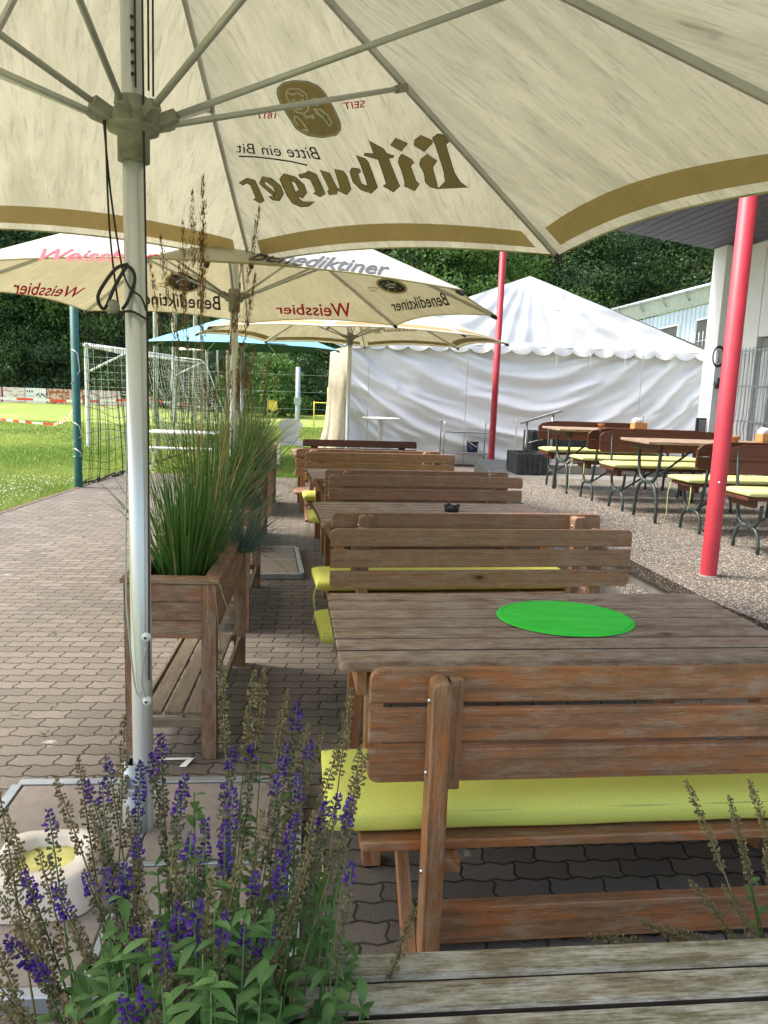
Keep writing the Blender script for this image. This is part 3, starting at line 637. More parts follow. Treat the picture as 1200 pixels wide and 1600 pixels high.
gold_letters = [B[1], B[2], [(795, 332), (847, 355), (820, 388), (772, 362)], [(822, 403), (862, 425), (875, 440), (860, 455), (885, 525), (900, 535), (880, 565), (835, 545), (838, 530), (825, 480), (808, 440), (812, 418)],
     [(600, 465), (632, 470), (638, 480), (625, 490), (640, 535), (668, 548), (685, 577), (640, 560), (605, 525), (592, 480)],
     [(458, 475), (498, 488), (535, 560), (530, 580), (500, 582), (492, 570), (500, 560)], [(522, 470), (560, 480), (575, 500), (595, 560), (575, 583), (533, 562), (548, 552)],
     [(278, 512), (298, 490), (320, 505), (340, 560), (360, 600), (380, 617), (432, 615), (408, 633), (372, 637), (335, 620), (310, 585), (290, 540)],
     [(200, 503), (240, 512), (280, 545), (293, 580), (275, 610), (245, 605), (228, 592), (250, 592), (262, 578), (250, 548), (215, 520)], [(188, 532), (200, 503), (215, 520), (206, 535), (256, 575), (250, 588), (200, 545)]]
def grow(pg, e):
    cx = sum(p[0] for p in pg)/len(pg); cy = sum(p[1] for p in pg)/len(pg); o = []
    n = len(pg); area = sum(pg[i][0]*pg[(i+1) % n][1]-pg[(i+1) % n][0]*pg[i][1] for i in range(n)); sg = 1 if area > 0 else -1
    for i in range(n):
        a, b_, c = Vector(pg[i-1]), Vector(pg[i]), Vector(pg[(i+1) % n]); d1 = (b_-a).normalized(); d2 = (c-b_).normalized(); nn = Vector((d1.y+d2.y, -d1.x-d2.x)); nn = nn.normalized() if nn.length > .1 else Vector((d1.y, -d1.x)); o.append(tuple(b_+nn*e*sg))
    return o
U1.polys(0, [grow(p, 3.2) for p in dark_letters+gold_letters], M['goldedge'], -.004, 'lettering_outline', crp)
U1.polys(0, dark_letters, M['golddk'], -.0055, 'lettering', crp); U1.polys(0, gold_letters, M['gold'], -.0055, 'lettering', crp)
oval = [(262, 130), (266, 106), (290, 82), (340, 72), (400, 75), (450, 95), (482, 130), (505, 170), (530, 215), (550, 262), (552, 295), (530, 320), (470, 331), (400, 322), (350, 292), (310, 230), (275, 170)]
U1.polys(0, [oval], M['goldedge'], -.004, 'emblem', crp); U1.polys(0, [grow(oval, -3)], M['whitep'], -.005, 'emblem', crp); U1.polys(0, [grow(oval, -9)], M['gold'], -.006, 'emblem', crp)
U1.polys(0, [[(405, 255), (420, 240), (470, 215), (520, 250), (535, 290), (510, 312), (460, 316), (400, 300)], [(415, 155), (470, 150), (478, 195), (430, 200)]], M['golddk'], -.007, 'emblem', crp)
U1.strokes(0, [[(305, 135), (312, 115), (335, 110), (365, 112), (392, 132), (405, 165), (405, 205), (385, 222), (352, 215), (330, 190), (315, 165), (305, 135)], [(312, 128), (335, 138), (355, 128), (385, 145)], [(328, 165), (348, 160)], [(368, 160), (385, 160)], [(358, 165), (352, 188), (365, 190)], [(350, 203), (378, 200)], [(345, 232), (360, 240), (380, 262), (405, 300), (380, 292)], [(345, 232), (342, 250), (362, 275)], [(385, 225), (395, 240), (425, 228), (430, 244), (398, 232)], [(416, 158), (440, 152), (445, 190)], [(430, 200), (465, 205), (490, 228), (510, 262), (500, 278), (475, 245), (445, 222), (430, 200)], [(440, 210), (470, 238)], [(455, 200), (480, 225)]], 6, M['whitep'], -.009, 'emblem', crp)
def q4(*p): return [crp(*a) for a in p]
U1.text(0, 'SEIT', q4((660, 162), (556, 172), (568, 204), (655, 194)), M['redp'], -.005, 0, .01); U1.text(0, '1817', q4((262, 218), (178, 216), (172, 246), (258, 244)), M['redp'], -.005, 0, .01)
U1.text(0, 'Bitte ein Bit', q4((452, 372), (90, 352), (74, 394), (462, 428)), M['blackp'], -.005, .35, .0); U1.strokes(0, [[(95, 412), (170, 415), (250, 424), (330, 436), (400, 452)]], 5, M['blackp'], -.005, 'lettering', crp)
U1.polys(1, [[(1040, -6), (1100, -6), (1100, 4), (1060, 8), (1042, 4)], [(1088, 2), (1105, -6), (1098, 22), (1090, 26), (1086, 20)]], M['golddk'], -.005, 'lettering')
# holes in the pole, cords, pulleys, clamp
b = MB()
for k in range(6): b.lathe([(0, 0), (.006, 0), (.006, .003)], n=8, M=Matrix.Translation((.012, -.0345, 2.56+k*.032)) @ Matrix.Rotation(R(90), 4, 'X'))
b.build('peg_holes', M['black'], U1.pole)
def cord(pts, r=.0035, name='cord', mat='rope'):
    out = []; P = [Vector(p) for p in pts]; P = [P[0]]+P+[P[-1]]
    for i in range(1, len(P)-2):
        for k in range(8):
            f = k/8; a, b_, c, d = P[i-1:i+3]; out.append(.5*((2*b_)+(c-a)*f+(2*a-5*b_+4*c-d)*f*f+(3*b_-a-3*c+d)*f**3))
    out.append(P[-2]); bb = MB(); bb.tube(out, r, 6); return bb.build(name, M[mat], U1.t)
cord([(.045, -.03, 3.3), (.043, -.035, 2.5), (.044, -.03, 1.7), (.04, -.03, 1.1), (.036, -.036, .62)]); cord([(.06, -.02, 3.3), (.055, -.02, 2.52)]); cord([(.075, -.02, 3.32), (.072, -.03, 2.5)]); cord([(.024, -.04, 3.3), (.022, -.042, 2.52)])
cord([(-.075, -.05, 2.42), (-.06, -.04, 2.2), (-.03, -.045, 2.0), (-.005, -.05, 1.93), (.03, -.045, 1.9), (.042, -.03, 1.86)]); cord([(-.07, -.05, 2.42), (-.065, -.045, 2.1), (-.045, -.03, 1.85)])
cord([(-.01, -.04, 2.0), (-.05, -.05, 1.98), (-.10, -.06, 1.90), (-.085, -.05, 1.86), (-.05, -.05, 1.93), (-.01, -.05, 1.99), (.01, -.04, 1.96), (-.01, -.045, 1.89), (-.03, -.045, 1.86)], .0055)
cord([(-.04, -.04, 1.85), (0, -.045, 1.855), (.04, -.03, 1.835), (.043, .0, 1.84)], .004); cord([(-.034, .02, 1.9), (-.042, -.02, 1.0), (-.03, -.04, .8), (-.01, -.045, .6), (.01, -.05, .56)], .003, 'cord', 'aludark'); cord([(.03, -.045, .55), (.015, -.05, .62), (.03, -.045, .74)], .003, 'cord', 'aludark')
b = MB(); b.lathe([(0, 0), (.015, 0), (.018, .012), (.015, .03), (0, .032)], n=14, M=Matrix.Translation((-.05, -.05, 1.86)) @ Matrix.Rotation(R(60), 4, 'X')); b.box(-.075, -.06, -.06, -.045, 1.845, 1.86); b.build('cord_clamp', M['plastic'], U1.t)
for z in (.545, .775):
    b = MB(); Mx = Matrix.Translation((.030, -.042, z)) @ Matrix.Rotation(R(90), 4, 'X'); b.lathe([(0, .012), (.005, .012), (.005, .006), (.014, .006), (.016, 0), (.016, -.006), (0, -.006)], n=18, M=Mx); b.lathe([(0, .0126), (.0048, .0126), (.005, .012)], n=12, m=1, M=Mx); b.build('pulley', [M['white'], M['black']], U1.t)
b = MB(); b.box(-.06, -.035, -.075, -.03, .20, .27); b.box(-.05, .0, -.09, -.05, .21, .235); b.build('clamp_bolt', M['galv'], U1.t)

s2 = .92
U2 = Umb(-1.474*s2, 7.4195*s2, 1.65+(2.377-1.65)*s2, 2.5*s2, -.129, 1.65+(2.414-1.65)*s2, 3.25, 'cream parasol with Weissbier and Benediktiner lettering behind the near one', mat=M['canvas2'], topmat=M['topcloth'], jf=.47, sag=.12)
U2.base(.95, 1.1, A, .02, .12)
k2 = {'l': 6, 'fl': 7, 'fr': 0, 'r': 1, 'rr': 2}
U2.text(6, 'Weissbier', [(134, 450), (24, 438), (17, 459), (115, 465)], M['redp'], -.005, .25, .012)
U2.text(7, 'Benediktiner', [(345, 463), (212, 455), (212, 475), (345, 485)], M['blackp'], -.005, .1, .012)
U2.text(0, 'Weissbier', [(546, 473), (432, 476), (428, 490), (546, 496)], M['redp'], -.005, .25, .012)
U2.text(1, 'Benediktiner', [(694, 456), (610, 470), (612, 487), (703, 477)], M['blackp'], -.005, .1, .012)
def ell(cx, cy, rx, ry, rot=0, n=28): return [(cx+rx*math.cos(a)*math.cos(rot)-ry*math.sin(a)*math.sin(rot), cy+rx*math.cos(a)*math.sin(rot)+ry*math.sin(a)*math.cos(rot)) for a in [2*math.pi*i/n for i in range(n)]]
for k, cx, cy, rx, ry, ro in ((7, 287, 441, 24, 13, .12), (1, 612, 447, 21, 8, .25)):
    U2.polys(k, [ell(cx, cy, rx+4, ry+3, ro)], M['gold'], -.004, 'emblem'); U2.polys(k, [ell(cx, cy, rx+2.5, ry+1.8, ro)], M['canvas2'], -.005, 'emblem')
    U2.polys(k, [ell(cx, cy, rx, ry, ro)], M['blackp'], -.006, 'emblem'); U2.polys(k, [ell(cx+rx*.8*math.cos(a), cy+ry*.8*math.sin(a), 1.5, .8, 0, 8) for a in [i*.628 for i in range(10)]], M['whitep'], -.007, 'emblem')
    U2.polys(k, [ell(cx-2, cy-1, rx*.58, ry*.5, ro)], M['greyp'], -.007, 'emblem'); U2.strokes(k, [[(cx-rx*.5, cy), (cx-2, cy-ry*.4), (cx+rx*.3, cy-ry*.3)], [(cx-rx*.3, cy+ry*.3), (cx+4, cy+ry*.2)]], 1.6, M['whitep'], -.008)
    U2.strokes(k, [[(cx-rx-16, cy+3), (cx-rx-6, cy+2), (cx-rx, cy+5)], [(cx-rx-14, cy+6), (cx-rx-3, cy+8)]], 1.2, M['gold'], -.006)
U2.text(4, 'Weissbier', [(68, 388), (250, 392), (245, 408), (55, 408)], M['pinkp'], .008, .25, .012)
U2.text(3, 'Benediktiner', [(415, 390), (612, 411), (604, 430), (388, 406)], M['greyp'], .008, .0, .014)
s3 = 1.0
U3 = Umb(-.646, 12.625, 2.384, 2.5, .064, 2.398, 3.2, 'small looking beige and gold edged parasol farther off before the marquee', jf=.47, mat=M['canvas2'], topmat=M['topcloth'])
U3.band(M['gold'], .06, .21); U3.band(M['gold'], .06, .20, off=.008, name='top_band')
U3.text(0, 'Bitburger', [(652, 513), (562, 512), (566, 522), (650, 519)], M['golddk'], -.005, 0, .02)
U4 = Umb(-3.05, 16.2, 2.32, 2.05, .2, 2.35, 3.02, 'pale blue topped parasol with dark green underside on the lawn', mat=M['teal'], topmat=M['tealtop'], jf=.5, sag=.06)
for k, qd in ((0, (300, 543, 25, 4)), (1, (410, 545, 22, 3)), (1, (478, 546, 16, 4))):
    cx, cy, rx, ry = qd; U4.polys(k, [[(cx-rx, cy-ry), (cx+rx*.8, cy-ry+1), (cx+rx, cy+ry), (cx-rx*.8, cy+ry)]], M['whitep'], -.006, 'sign_patch'); U4.text(k, 'Licher', [(cx+rx*.6, cy-ry+1.5), (cx-rx*.6, cy-ry+1.5), (cx-rx*.5, cy+ry-1), (cx+rx*.6, cy+ry-1)], M['golddk'], -.009, .2)

# weight block with yellow wax on the parasol base
b = MB(); ring = rrect(.34, .34, .09, 6); n = len(ring)
def rr_at(sc, z): return [((x-.17)*sc, (y-.17)*sc, z) for x, y in ring]
lev = [(1.0, 0), (1.0, .02), (.97, .07), (.93, .115), (.88, .128), (.80, .13)]
vs = [];
for sc, z in lev: vs += rr_at(sc, z)
cir = [(.108*math.cos(math.atan2(y-.17, x-.17)), .108*math.sin(math.atan2(y-.17, x-.17))) for x, y in ring]
vs += [(x, y, .13) for x, y in cir]; vs += [(x*.96, y*.96, .09) for x, y in cir]; nl = len(lev)+2
b.add(vs, [[k*n+i, k*n+(i+1) % n, (k+1)*n+(i+1) % n, (k+1)*n+i] for k in range(nl-1) for i in range(n)], None, 0, True)
t = thing('fire_bowl', 'chunky white square bowl with a round yellow filling on the near parasol base', 'bowl', (-1.015, 2.19, .0505), .15)
b.build('body', M['wax'], t); b = MB(); b.lathe([(0, .098), (.07, .0975), (.106, .097), (.106, .091)], n=40); b.build('filling', M['yellowwax'], t); t.scale = (.95, .9, .95)

# ------------------------------------------------------------------ sage in the foreground
def spike(b, base, tip, kind, rnd):
    base, tip = Vector(base), Vector(tip); mid = base.lerp(tip, .5)+Vector((0, 0, .03))+Vector((random.uniform(-.012, .012), random.uniform(-.012, .012), 0)); pts = []
    for i in range(15): f = i/14; pts.append(base*(1-f)**2+mid*2*f*(1-f)+tip*f*f)
    b.tube(pts, [.0024-.0014*i/14 for i in range(15)], 5, 1 if kind == 'p' else 2)
    L = (tip-base).length; hl = min(L*.6, random.uniform(.13, .22)); nw = int(hl/.0068)
    def P(f): x = f*14; i = min(13, int(x)); return pts[i].lerp(pts[i+1], x-i)
    ax = (pts[-1]-pts[-4]).normalized(); s_ = ax.orthogonal().normalized(); s2_ = ax.cross(s_); pl_ = random.uniform(.16, .42)
    for w in range(nw):
        g = w/nw; f = 1-g*hl/L; c = P(max(0, f)); purple = kind == 'p' and g < pl_
        rad = (.003+.0035*min(1, g*5)) if not purple else (.0035+.0042*min(1, g*6))
        for q in range(8 if purple else 6):
            a = random.uniform(0, 6.28); d = s_*math.cos(a)+s2_*math.sin(a); r_ = rad*random.uniform(.7, 1.4); o = c+d*r_*.4; e = c+d*r_*1.25+ax*random.uniform(-.002, .005); sd2 = d.cross(ax)*random.uniform(.0010, .0021); up_ = ax*random.uniform(.001, .0025)
            m = (0 if purple and random.random() < .85 else (3 if kind == 'p' else 2))
            b.add([o-sd2*.5, e-sd2-up_, e+ax*.0025, e+sd2-up_, o+sd2*.5+up_], [[0, 1, 2], [0, 2, 4], [4, 2, 3], [0, 3, 4]], None, m)
def leaf(b, p, d, L, w, m=0, fold=.25):
    p = Vector(p); d = Vector(d).normalized(); s_ = d.cross(Vector((0, 0, 1)));
    s_ = s_.normalized() if s_.length > .05 else Vector((1, 0, 0)); up_ = s_.cross(d); vs = []; n = 5
    for k in range(n+1):
        f = k/n; ww = w*math.sin(math.pi*min(1, f*.92+.06))**.8*.5*(1-f*.25); c = p+d*L*f-Vector((0, 0, 1))*L*.35*f*f
        vs += [c-s_*ww+up_*ww*fold, c, c+s_*ww+up_*ww*fold]
    fs = []
    for k in range(n): a = 3*k; fs += [[a, a+1, a+4, a+3], [a+1, a+2, a+5, a+4]]
    b.add(vs, fs, None, m, True)
def sage(loc, label, tips, nleaf, rx, ry, stems_extra=0, lz=(.0, .26), seedv=1, nst=26, leafdir=0):
    random.seed(seedv); t = thing('sage_plant', label, 'plant', loc, 0); O = Vector(loc); b = MB()
    for px, py, Y, kind in tips:
        tip = aty(px, py, Y)-O; a = random.uniform(0, 6.28); r = random.random()**.5; base = Vector((math.cos(a)*rx*.55*r+max(-rx, min(rx, tip.x*.35)), math.sin(a)*ry*.6*r, .02))
        spike(b, base, tip, kind, 0)
    b.build('flower_spikes', [M['purple'], M['salvleaf'], M['calyx'], M['calyxd']], t)
    b = MB(); lb = MB()
    for i in range(nst):
        a = random.uniform(0, 6.28); r = random.random()**.5; p = Vector((math.cos(a)*r*rx, math.sin(a)*r*ry, 0)); hh = random.uniform(lz[1]*.5, lz[1]*1.2)*(1-.38*abs(math.cos(a))*r); d = Vector((math.cos(a)*r*(.22 if math.cos(a) < 0 else .18)+leafdir, math.sin(a)*r*.35, 1)).normalized(); tp = p+d*hh; b.tube([p, p.lerp(tp, .5), tp], [.0022, .0018, .001], 5)
        for j in range(nleaf//nst):
            f = random.random()**.8; c = p.lerp(tp, f); aa = random.uniform(0, 6.28); ll = random.uniform(.026, .058)*(1.15-.4*f); leaf(lb, c, (math.cos(aa), math.sin(aa), random.uniform(.05, .8)), ll, ll*random.uniform(.32, .45))
    b.build('stems', M['salvleaf'], t); lb.build('leaves', M['salvleaf'], t); random.seed(3)
tips = [(345, 1030, 1.35, 'd'), (398, 1050, 1.3, 'd'), (415, 1044, 1.32, 'd'), (447, 1082, 1.3, 'd'), (465, 1098, 1.3, 'p'), (481, 1135, 1.25, 'd'), (503, 1140, 1.25, 'd'), (548, 1078, 1.25, 'd'), (540, 1130, 1.2, 'd'), (562, 1172, 1.15, 'd'), (574, 1180, 1.12, 'd'), (195, 1118, 1.25, 'd'), (122, 1184, 1.2, 'd'), (168, 1187, 1.22, 'p'), (86, 1214, 1.15, 'd'),
        (135, 1222, 1.12, 'p'), (250, 1150, 1.25, 'p'), (290, 1212, 1.15, 'p'), (279, 1238, 1.1, 'p'), (160, 1226, 1.1, 'p'), (236, 1180, 1.2, 'p'), (220, 1192, 1.18, 'p'), (364, 1170, 1.2, 'p'), (393, 1165, 1.22, 'p'), (447, 1165, 1.2, 'p'), (484, 1160, 1.2, 'p'), (432, 1213, 1.12, 'p'), (466, 1212, 1.1, 'p'), (350, 1226, 1.12, 'p'), (364, 1234, 1.1, 'p'), (76, 1268, 1.05, 'p'), (0, 1242, 1.1, 'd'), (-10, 1322, 1.05, 'd'),
        (300, 1305, 1.0, 'p'), (165, 1360, .98, 'p'), (214, 1310, 1.05, 'p'), (352, 1290, 1.02, 'p'), (462, 1275, 1.05, 'p'), (322, 1282, 1.05, 'p'), (510, 1255, 1.08, 'p'), (528, 1245, 1.06, 'p'), (548, 1250, 1.05, 'p'), (550, 1350, .98, 'p'), (442, 1340, 1.0, 'p'), (400, 1365, .98, 'p'), (384, 1450, .9, 'p'), (245, 1440, .92, 'p'), (85, 1388, .95, 'p'), (38, 1364, .98, 'p'), (132, 1365, 1.0, 'p'), (195, 1350, 1.0, 'p'), (424, 1450, .92, 'p'), (280, 1415, .92, 'p'), (312, 1410, .9, 'p'), (210, 1450, .9, 'p'), (255, 1460, .86, 'p'), (10, 1468, .9, 'p'), (55, 1500, .88, 'p'), (0, 1400, .95, 'd'), (-10, 1530, .85, 'd'), (30, 1440, .9, 'd'), (190, 1560, .8, 'p'), (352, 1430, .88, 'p'), (490, 1270, 1.05, 'd'), (487, 1330, 1.02, 'd'), (378, 1330, 1.0, 'd'), (268, 1330, 1.0, 'd'), (330, 1360, .95, 'd'), (222, 1400, .95, 'd'), (110, 1440, .93, 'd'), (60, 1330, 1.05, 'd'), (150, 1290, 1.1, 'd'), (20, 1290, 1.1, 'd'), (200, 1265, 1.12, 'd'), (410, 1270, 1.08, 'd'), (-8, 1480, .9, 'd'), (100, 1560, .82, 'd'), (0, 1570, .8, 'd'), (220, 1545, .8, 'p'), (648, 1420, 1.12, 'd')]
sage((-.215, .93, .46), 'purple flowering sage with many dried spikes filling the lower left corner', tips, 6800, .17, .16, lz=(0, .50), nst=230)
tips2 = [(1072, 1222, 1.4, 'd'), (1140, 1246, 1.4, 'd'), (1172, 1220, 1.42, 'd'), (1078, 1378, 1.35, 'd'), (915, 1462, 1.35, 'd'), (1040, 1450, 1.34, 'd'), (1000, 1440, 1.36, 'd'), (1130, 1385, 1.36, 'd'), (1195, 1330, 1.34, 'd')]
sage((.93, 1.38, .45), 'sparse sage sprigs poking in at the right edge over the lime cushion', tips2, 260, .10, .08, lz=(0, .42), seedv=5, nst=16, leafdir=-.12)
def pot(loc, w, d, h, label, rz=.1):
    t = thing('flower_box', label, 'planter', loc, rz); b = MB()
    for k in range(3): z = h-.13*(k+1); b.box(-w/2, w/2, -d/2, -d/2+.02, z+.002, z+.13); b.box(-w/2, w/2, d/2-.02, d/2, z+.002, z+.13); b.box(-w/2, -w/2+.02, -d/2+.022, d/2-.022, z+.002, z+.13); b.box(w/2-.02, w/2, -d/2+.022, d/2-.022, z+.002, z+.13)
    b.build('boards', M['planter'], t); b = MB(); b.box(-w/2+.022, w/2-.022, -d/2+.022, d/2-.022, h-.06, h-.03, rnd=.5); b.build('soil', M['soil'], t)
pot((-.235, .92, 0), .36, .40, .5, 'dark wooden flower box hidden under the purple sage'); pot((1.03, 1.42, 0), .3, .22, .48, 'small flower box under the sage sprigs at the right edge')
# ------------------------------------------------------------------ terrace furniture
TL = 1.42
def arch_leg(b, x, y0, y1, ztop, dy=0, r=.014):
    ym = (y0+y1)/2; h = ztop; zc = h*.50
    for a in (-1, 1):
        pts = []; w = (y1-y0)/2
        for i in range(9): f = i/8; pts.append((x, ym+a*w*(1-(1-math.sin(math.pi/2*(1-f)))**1.0*0)*math.cos(math.pi/2*f)**.6 if False else ym+a*w*math.cos(math.pi/2*f)**.55, .004+zc*math.sin(math.pi/2*f)**.85))
        b.tube(pts, r, 8)
        pts = [(x, ym+a*w*.95*math.cos(math.pi/2*f)**.55, ztop-(h-zc-.01)*math.sin(math.pi/2*f)**.85) for f in [i/8 for i in range(9)]]; b.tube(pts, r, 8)
def make_tbench(label, L=TL):
    t = thing('folding_bench', label, 'bench', group='dark red beer garden benches on the terrace'); b = MB()
    # back leans to -y side; seat from y=0 to .34
    c = .055
    b.prism([(.0, .02), (.03, 0), (L-.03, 0), (L, .02), (L, .10), (0, .10)], Matrix.Translation((0, -.03, .565)) @ Matrix.Rotation(R(96), 4, 'X'), .022, .003, 0, 0)
    b.prism([(0, 0), (L, 0), (L, .06), (L-.04, .095), (L-.20, .125), (.20, .125), (.04, .095), (0, .06)], Matrix.Translation((0, -.04, .672)) @ Matrix.Rotation(R(96), 4, 'X'), .022, .003, 0, 0)
    b.build('backrest', M['red_dark'], t); b = MB(); b.box(0, L, 0, .165, .405, .43); b.box(0, L, .172, .34, .405, .43); b.box(.06, .10, .03, .31, .35, .403); b.box(L-.10, L-.06, .03, .31, .35, .403); b.build('seat', M['red_dark'], t)
    for x in (.13, L-.13):
        b = MB(); arch_leg(b, x, .01, .33, .37); b.build('leg', M['steel'], t); b = MB(); b.tube([(x, .05, .20), (x, -.005, .42), (x, -.065, .78)], .013, 8); b.build('back_support', M['steel'], t)
    b = MB(); b.tube([(.14, .17, .17), (.50, .17, .39)], .010, 7); b.build('brace', M['steel'], t); b = MB(); b.tube([(L-.14, .17, .17), (L-.5, .17, .39)], .010, 7); b.build('brace', M['steel'], t); return t
def make_ttable(label, L=1.72):
    t = thing('folding_table', label, 'table', group='beer garden tables on the terrace'); b = MB(); Wt = .58
    for k in range(4): b.box(0, L, k*.147, k*.147+.141, .722, .746)
    b.build('tabletop', M['table'], t); b = MB(); b.box(.09, .13, .03, Wt-.04, .66, .72); b.box(L-.13, L-.09, .03, Wt-.04, .66, .72); b.box(.134, L-.134, .06, .08, .67, .72); b.build('frame', M['red_dark'], t)
    for x in (.16, L-.16): b = MB(); arch_leg(b, x, .06, .50, .70, r=.016); b.build('leg', M['steel'], t)
    b = MB(); b.tube([(.17, .28, .34), (.62, .28, .69)], .011, 7); b.build('brace', M['steel'], t); b = MB(); b.tube([(L-.17, .28, .34), (L-.62, .28, .69)], .011, 7); b.build('brace', M['steel'], t); return t
def tcush(bench, label, src=None):
    if src: t = dup(src, (0, 0, 0), 0, label)
    else:
        t = thing('seat_cushion', label, 'cushion', group='pale lime cushions on the terrace benches'); cushion(TL+.02, .37, .05, M['limev']).build('cover', M['limev'], t)
        b = MB(); b.tube([(.02, .33, .0), (.0, .34, -.12), (.01, .345, -.30), (-.01, .35, -.38)], .004, 5); b.build('tie', M['twine'], t); b = MB(); b.tube([(.03, .02, .0), (.02, .0, -.12), (.0, -.01, -.22)], .004, 5); b.build('tie', M['twine'], t)
    a = bench.rotation_euler.z; q = rotp(-.02, -.015, a); t.location = (bench.location.x+q[0], bench.location.y+q[1], T+.431); t.rotation_euler = (0, 0, a); return t
AT = .14
def put(o, x, y, faces, L=TL):
    if faces: q = rotp(L, 0, AT); o.location = (x+q[0], y+q[1], T); o.rotation_euler = (0, 0, AT+math.pi)
    else: o.location = (x, y, T); o.rotation_euler = (0, 0, AT)
bc = make_tbench('third dark red terrace bench, facing the camera beyond the nearer terrace table'); put(bc, 2.20, 7.90, True)
ba = dup(bc, (0, 0, 0), 0, 'farthest dark red terrace bench, facing the camera next to the handrail steps'); put(ba, 1.90, 9.62, True)
bb_ = dup(bc, (0, 0, 0), 0, 'second terrace bench from the handrail, seen from behind at the far terrace table'); put(bb_, 2.12, 8.24, False)
bd = dup(bc, (0, 0, 0), 0, 'terrace bench seen from behind just left of the nearer red post'); put(bd, 2.56, 6.42, False)
be = dup(bc, (0, 0, 0), 0, 'nearest terrace bench cut by the right edge, right of the nearer red post'); put(be, 2.64, 5.98, True)
def tcu(bench, label, src=None):
    t = tcush(bench, label, src); return t
k0 = tcu(bc, 'pale lime cushion on the third terrace bench, beyond the nearer table'); tcu(ba, 'pale lime cushion on the farthest terrace bench', k0); tcu(bb_, 'pale lime cushion on the terrace bench at the far table seen from behind', k0); tcu(bd, 'pale lime cushion with hanging ties left of the nearer red post', k0); tcu(be, 'pale lime cushion on the bench at the right edge', k0)
t2 = make_ttable('nearer terrace table on curved dark legs, left of the red post'); t2.location = (2.33, 6.86, T); t2.rotation_euler = (0, 0, AT)
dup(t2, (1.94, 8.70, T), AT, 'far terrace table on curved dark legs near the handrail')
def caddy(loc, label, rz=.2):
    t = thing('condiment_caddy', label, 'caddy', loc, rz, 'wooden condiment caddies on the terrace tables'); b = MB(); b.box(-.08, .08, -.055, .055, 0, .012); b.box(-.08, .08, -.055, -.045, .014, .085); b.box(-.08, .08, .045, .055, .014, .085); b.box(-.08, -.07, -.043, .043, .014, .085); b.box(.07, .08, -.043, .043, .014, .085); b.box(-.005, .005, -.043, .043, .014, .12); b.build('box', M['bamboo'], t)
    b = MB()
    for k in range(5): b.box(-.062+k*.01, -.058+k*.01, -.035, .035, .03, .13+.006*(k % 3), .001, M=Matrix.Rotation(.06*(k-2), 4, 'Y'))
    b.build('napkins', M['paper'], t); b = MB(); b.tube([(.04, 0, .02), (.06, .01, .16)], .004, 6); b.tube([(.03, .02, .02), (.02, .02, .14)], .008, 8); b.build('cutlery', M['black'], t)
zt_ = T+.7475
caddy((2.98, 9.18, zt_), 'wooden napkin caddy on the far terrace table'); caddy((3.62, 7.38, zt_), 'wooden napkin caddy right of the red post on the nearer terrace table')
for loc, lb in (((2.50, 9.05, zt_), 'tiny terracotta candle pot on the far terrace table'), ((3.28, 7.28, zt_), 'terracotta candle pot just left of the red post on the nearer table')):
    b = MB(); b.lathe([(0, 0), (.028, 0), (.036, .045), (.04, .045), (.04, .058), (.030, .058), (.028, .03), (0, .03)], n=18); tag(b.build('candle_pot', M['terracotta'], None, loc), lb, 'pot', 'small pots on the terrace tables')
b = MB(); b.lathe([(0, 0), (.03, .002), (.042, .025), (.036, .055), (.012, .065), (0, .066)], n=18); tag(b.build('white_shaker', M['white'], None, (3.86, 7.44, zt_)), 'round white lidded pot at the right edge on the terrace table', 'pot')
# ------------------------------------------------------------------ red posts and building
def red_post(x, y, z0, z1, r, label):
    t = thing('roof_post', label, 'post', (x, y, z0), 0, 'red steel posts carrying the terrace roof'); b = MB(); b.lathe([(r, 0), (r, z1-z0), (0, z1-z0)], n=32); b.build('shaft', M['redpaint'], t)
    b = MB(); b.lathe([(r+.012, 0), (r+.012, .006), (r, .007)], n=24); b.build('collar', M['concrete'], t)
    b = MB(); b.lathe([(0, .004), (.006, .003), (.008, 0)], n=10, M=Matrix.Translation((-r*.3, -r*.96, .62)) @ Matrix.Rotation(R(90), 4, 'X')); b.build('screw', M['white'], t)
red_post(2.142, 4.93, T, 4.03, .052, 'nearer thick red post standing on the terrace in front of the benches')
red_post(1.86, 13.6, .28, 4.62, .056, 'farther thin looking red post before the white marquee')
BD = .10
bx = thing('clubhouse', 'white rendered clubhouse with barred windows and a dark boarded roof overhang', 'building', (5.55, 13.9, .3), BD)
b = MB(); b.box(0, .42, -.42, .0, -.6, 4.0, .01); b.build('pier', M['render'], bx)
b = MB(); b.box(.30, .62, -12.5, -2.3-.72, -.6, .95, .01); b.box(.30, .62, -12.5, -3.02, 2.35, 4.1, .01); b.box(.30, .62, -1.1, -.43, -.6, 4.1, .01); b.box(.30, .62, -3.0, -1.12, 2.35, 4.1, .01); b.box(.30, .62, -3.0, -1.12, -.6, .0, .01); b.box(.30, .62, -12.5, -9.0, .97, 2.33, .01); b.box(.43, 6, -.4, .0, -.6, 4.1, .01); b.build('wall', M['render'], bx)
for y0, y1, z0 in ((-3.0, -1.12, .0), (-6.0, -3.04, .97), (-9.0, -6.04, .97)):
    b = MB()
    for s_ in (0, .5, 1): yy = y0+.03+(y1-y0-.13)*s_; b.box(.40, .47, yy, yy+.07, z0, 2.34)
    b.box(.402, .468, y0+.1, y1-.1, 2.24, 2.335); b.box(.402, .468, y0+.1, y1-.1, z0+.005, z0+.1); w = b.build('window', M['winwhite'], bx); b = MB(); b.box(.48, .49, y0, y1, z0, 2.34); b.build('pane', M['glass'], w)
    b = MB(); b.box(.37, .40, y0+.02, y1-.02, 2.05, 2.33); b.build('blind', M['blind'], w)
